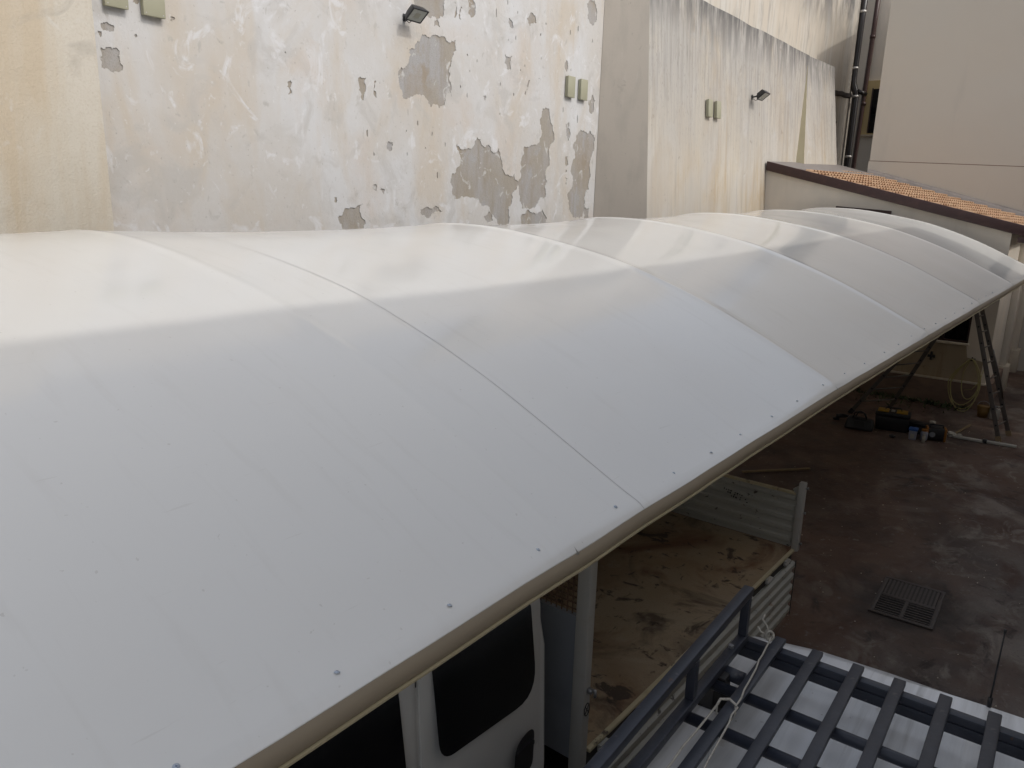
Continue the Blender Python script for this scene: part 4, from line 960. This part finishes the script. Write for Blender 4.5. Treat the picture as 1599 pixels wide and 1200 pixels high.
# hose on the annex wall
hs = thing('garden_hose', 'coiled yellow hose hanging loosely on the annex wall behind the ladder', 'hose', (-2.1, 20.6, 0))
o_ = (-2.1, 20.6, 0)
MB(o_).box((-2.12,20.62,1.16),(-2.02,20.80,1.20)).tube([(-2.07,20.66,1.18),(-2.07,20.60,1.20),(-2.07,20.58,1.26)],.014,6).build('hook', M['black'], hs)
for (xl, xr, zb, dy, sk) in ((-2.50,-1.84,.06,.00,.05),(-2.40,-1.80,.16,-.05,-.03),(-2.46,-1.90,.02,-.10,.09),(-2.2,-1.83,.3,.03,0)):
    pts = []
    for k in range(28):
        a = 2*math.pi*k/28
        cx_ = (xl+xr)/2; w = (xr-xl)/2; zt = 1.22; zm = (zt+zb)/2; hh = (zt-zb)/2
        z = zm + hh*math.cos(a)
        sq = 1.0 - .55*max(0, math.cos(a))**1.5
        xx = cx_ + w*math.sin(a)*sq + (z-zt)*-sk + (-2.07-cx_)*max(0, math.cos(a))
        pts.append((xx, 20.60 + dy - .30*(1-(z-zb)/(zt-zb))**2, max(z, .03)))
    MB(o_).tube(pts, .0105, 7, closed=True).build('coil', M['hose'], hs, smooth=True)
MB(o_).tube([(-2.1,20.4,.5),(-1.95,20.3,.55),(-1.82,20.35,.75),(-1.80,20.5,1.0)], .0105, 7).build('loose_end', M['hose'], hs, smooth=True)

# tool bags and cases
tb_ = thing('tool_box', 'largest black toolbox with two yellow lid latches on the yard floor', 'toolbox', (-3.02, 17.5, 0), math.radians(8))
MB().hexa([(-.30,-.16,0),(.30,-.16,0),(.30,.16,0),(-.30,.16,0)], [(-.33,-.18,.30),(.33,-.18,.30),(.33,.18,.30),(-.33,.18,.30)]).build('body', M['case_black'], tb_, bevel=.02)
MB().box((-.34,-.19,.301),(.34,.19,.40)).build('lid', M['case_black'], tb_, bevel=.03)
for x in (-.19, .17):
    MB().hexa([(x-.11,-.17,.4015),(x+.11,-.17,.4015),(x+.11,.14,.4015),(x-.11,.14,.4015)], [(x-.10,-.15,.42),(x+.10,-.15,.42),(x+.10,.12,.42),(x-.10,.12,.42)]).build('latch', M['yellow'], tb_, bevel=.006)
MB().box((-.04,-.10,.4015),(.03,.02,.43)).build('handle_grip', M['board_white'], tb_, bevel=.008)
MB().tube([(-.16,0,.40),(-.14,0,.47),(.14,0,.47),(.16,0,.40)], .016, 8).build('handle', M['case_black'], tb_, smooth=True)
t2 = thing('tool_case', 'long black case lying right of the largest toolbox', 'case', (-2.42, 17.6, 0), math.radians(-10))
MB().box((-.33,-.14,0),(.33,.14,.17)).build('body', M['case_black'], t2, bevel=.03)
MB().box((-.31,-.13,.171),(.31,.13,.24)).build('lid', M['case_black'], t2, bevel=.03)
MB().tube([(-.1,-.15,.16),(-.1,-.20,.16),(.1,-.20,.16),(.1,-.15,.16)], .013, 6).build('handle', M['case_black'], t2, smooth=True)
t3 = thing('tool_bag', 'slumped black canvas tool bag left of the toolbox', 'bag', (-3.56, 17.05, 0), math.radians(5))
MB().hexa([(-.29,-.15,0),(.29,-.15,0),(.29,.15,0),(-.29,.15,0)], [(-.24,-.08,.25),(.26,-.09,.22),(.25,.10,.24),(-.24,.09,.27)]).build('body', M['case_black'], t3, bevel=.05, seg=3)
MB().tube([(-.13,-.05,.25),(-.11,-.06,.36),(.0,-.05,.40),(.10,-.05,.35),(.13,-.05,.24)], .016, 8).tube([(-.10,.05,.25),(-.06,.07,.33),(.05,.07,.34),(.12,.05,.24)], .016, 8).build('handles', M['case_black'], t3, smooth=True)
MB().hexa([(-.10,-.16,.10),(.12,-.16,.10),(.12,-.13,.10),(-.10,-.13,.10)], [(-.09,-.12,.2),(.11,-.12,.2),(.11,-.10,.2),(-.09,-.10,.2)]).build('pocket', M['rubber'], t3)
t4 = thing('power_tool', 'small dark power drill lying at the canopy edge', 'drill', (-4.05, 17.5, 0), .4)
MB().tube([(-.10,0,.09),(.02,0,.10),(.10,0,.10),(.17,0,.10)], [.045,.05,.035,.012], 12).build('body', M['case_black'], t4, smooth=True)
MB().bar((-.05,0,.10),(-.09,.0,-.0),.05,.05).box((-.16,-.05,.001),(-.04,.05,.05)).build('grip', M['case_black'], t4, bevel=.01)
t5 = thing('plastic_tub', 'cloudy plastic tub with a bright blue lid in front of the toolbox', 'tub', (-2.52, 17.02, 0), .1)
MB().hexa([(-.065,-.065,0),(.065,-.065,0),(.065,.065,0),(-.065,.065,0)], [(-.075,-.075,.19),(.075,-.075,.19),(.075,.075,.19),(-.075,.075,.19)]).build('body', M['clear'], t5, bevel=.012)
MB().box((-.083,-.083,.191),(.083,.083,.245)).build('lid', M['blue'], t5, bevel=.012)
MB().box((-.04,-.078,.04),(.03,-.072,.13)).build('label_patch', M['board_white'], t5)
t6 = thing('glass_jar', 'small grey jar with an orange lid beside the blue lidded tub', 'jar', (-2.33, 17.12, 0))
MB().tube([(0,0,0),(0,0,.02),(0,0,.16),(0,0,.19)], [.055,.07,.07,.05], 14).build('body', M['clear'], t6, smooth=True)
MB().tube([(0,0,.19),(0,0,.23)], .058, 14).build('lid', M['orange'], t6)
t7 = thing('cordless_radio', 'boxy black work radio with orange end caps beside the white scraps', 'radio', (-2.15, 17.3, 0), .25)
MB().box((-.15,-.10,.02),(.15,.10,.26)).build('body', M['case_black'], t7, bevel=.025)
for x in (-.165, .165): MB().box((x-.022,-.11,0),(x+.022,.11,.27)).build('end_cap', M['orange'], t7, bevel=.015)
MB().tube([(-.12,0,.25),(-.12,0,.32),(.12,0,.32),(.12,0,.25)], .014, 6).build('handle', M['case_black'], t7, smooth=True)
MB().tube([(-.07,-.101,.13),(-.07,-.107,.13)], .055, 14).build('speaker_grille', M['grey_panel'], t7)
t8 = thing('spray_can', 'pale spray can standing before the black radio', 'can', (-2.30, 16.92, 0))
MB().tube([(0,0,0),(0,0,.13),(0,0,.145)], [.033,.033,.02], 12).build('body', M['paper'], t8, smooth=True)
MB().tube([(0,0,.145),(0,0,.18)], .022, 10).build('cap', M['board_white'], t8)
t9 = thing('tape_roll', 'small black roll of tape lying alone on the concrete', 'tape', (-2.86, 16.83, .02))
MB().tube([(.045*math.cos(a), .045*math.sin(a), .02) for a in [k*math.pi/8 for k in range(16)]], .022, 6, closed=True).build('roll', M['black'], t9, smooth=True)
def scrap(label, loc, s, seed):
    rr = random.Random(seed); bm = bmesh.new(); bmesh.ops.create_icosphere(bm, subdivisions=2, radius=s)
    for v in bm.verts: v.co *= rr.uniform(.6, 1.15); v.co.z = v.co.z*.6 + s*.45
    me = bpy.data.meshes.new('paper_scrap'); bm.to_mesh(me); bm.free(); me.materials.append(M['paper'])
    o = bpy.data.objects.new('paper_scrap', me); C.objects.link(o); o.location = loc; o.rotation_euler = (0,0,rr.uniform(0,6))
    return tag(o, label, 'paper', 'crumpled scraps beside the tools')
scrap('larger crumpled white scrap at the right of the black radio', (-1.93,17.82,0), .10, 1)
scrap('crumpled white scrap lying on the black case', (-2.28,17.62,.24), .07, 2)
scrap('small crumpled scrap between the radio and the pale stick', (-1.80,17.95,0), .06, 3)
bd = thing('white_board', 'long white plastic strip on the concrete, near half of two', 'board', (-1.60, 17.74, .03), math.radians(2), 'white strips on the floor')
MB().hexa([(-.29,-.05,-.018),(.27,-.05,-.018),(.27,.05,-.018),(-.29,.05,-.018)], [(-.29,-.045,.03),(.27,-.045,.03),(.27,.045,.03),(-.29,.045,.03)]).build('strip', M['board_white'], bd, bevel=.008)
bd2 = copy_tree(bd); bd2.location = (-1.04, 17.80, .03); bd2.rotation_euler = (0,0,math.radians(4)); bd2['label'] = 'long white plastic strip on the concrete, end nearest the ladder foot'
tag(MB((-1.32,17.77,0)).box((-1.36,17.70,.012),(-1.28,17.83,.085)).build('strip_joint', M['black'], None, bevel=.012), 'black connector between the two white strips', 'connector')
tag(MB((-1.81,18.5,0)).bar((-1.89,17.96,.03),(-1.73,18.99,.03),.045,.03).build('wooden_stick', M['wood'], None, bevel=.004), 'short pale stick lying behind the white strips', 'stick')
tag(MB((-3.9,13.1,0)).bar((-4.41,12.62,.035),(-3.55,13.61,.035),.045,.03).build('wooden_stick', M['wood'], None, bevel=.004), 'long thin brown batten on the floor behind the truck tailgate', 'stick')
pt = thing('bucket', 'small yellow brown bucket standing at the annex corner', 'bucket', (-1.63, 20.1, 0))
MB().tube([(0,0,0),(0,0,.25)], [.10,.13], 16).build('body', M['terracotta_pot'], pt, smooth=True)
MB().tube([(.13*math.cos(a), 0, .25+.12*math.sin(a)) for a in [k*math.pi/8 for k in range(9)]], .006, 6).build('handle', M['rim'], pt)
MB().tube([(.132*math.cos(a), .132*math.sin(a), .25) for a in [k*math.pi/8 for k in range(16)]], .010, 6, closed=True).build('rim', M['terracotta_pot'], pt, smooth=True)
jg = thing('jerrycan', 'white plastic jug with a blue cap beside the annex corner', 'jug', (-1.40, 20.05, 0), .3)
MB().box((-.10,-.07,0),(.10,.07,.26)).build('body', M['board_white'], jg, bevel=.03)
MB().tube([(-.04,0,.26),(-.04,0,.31)], .035, 12).build('cap', M['blue'], jg)
MB().tube([(.0,0,.25),(.02,0,.31),(.07,0,.30),(.08,0,.24)], .014, 6).build('handle', M['board_white'], jg, smooth=True)
tag(MB((-2.95,AY-.05,1.14)).box((-3.03,AY-.05,1.10),(-2.87,AY-.007,1.16)).box((-2.975,AY-.055,1.04),(-2.93,AY-.007,1.24)).build('wall_bracket', M['chassis'], None), 'small rusty cross-shaped bracket on the annex wall under the window sill', 'bracket')

# weeds at the foot of the annex plinth
wd = MB((-4, 20.5, 0))
for _ in range(420):
    x = -5.2 + 3.2*rnd.random()**.8; y = 20.66 - abs(rnd.gauss(0, .16)); z = 0
    if rnd.random() < .25: y -= rnd.random()*1.0
    h = rnd.uniform(.03, .13); a = rnd.uniform(0, 6.28); w = rnd.uniform(.012, .03)
    dx, dy = math.cos(a), math.sin(a)
    wd.add([(x-dy*w, y+dx*w, .012), (x+dy*w, y-dx*w, .012), (x+dx*h*.5+dy*w*.6, y+dy*h*.5-dx*w*.6, h*.7), (x+dx*h*.9, y+dy*h*.9, h)], [(0,1,2,3)])
tag(wd.build('weeds', M['weed'], None, recalc=False), 'low dark weeds along the foot of the annex plinth', 'weeds', None, 'stuff')
# small litter and grit on the slab
lt = MB()
for _ in range(110):
    x = -1.2 + rnd.gauss(0, .9)*1.3; y = rnd.uniform(7.5, 19); s = rnd.uniform(.004, .011)
    lt.hexa([(x-s,y-s,.011),(x+s,y-s*.6,.011),(x+s*.7,y+s,.011),(x-s*.8,y+s*.7,.011)], [(x-s*.6,y-s*.5,.011+s),(x+s*.6,y-s*.3,.011+s*.8),(x+s*.4,y+s*.6,.011+s),(x-s*.5,y+s*.4,.011+s*.7)])
tag(lt.build('grit', M['ledge'], None), 'pale grit and crumbs scattered over the dark concrete', 'grit', None, 'stuff')
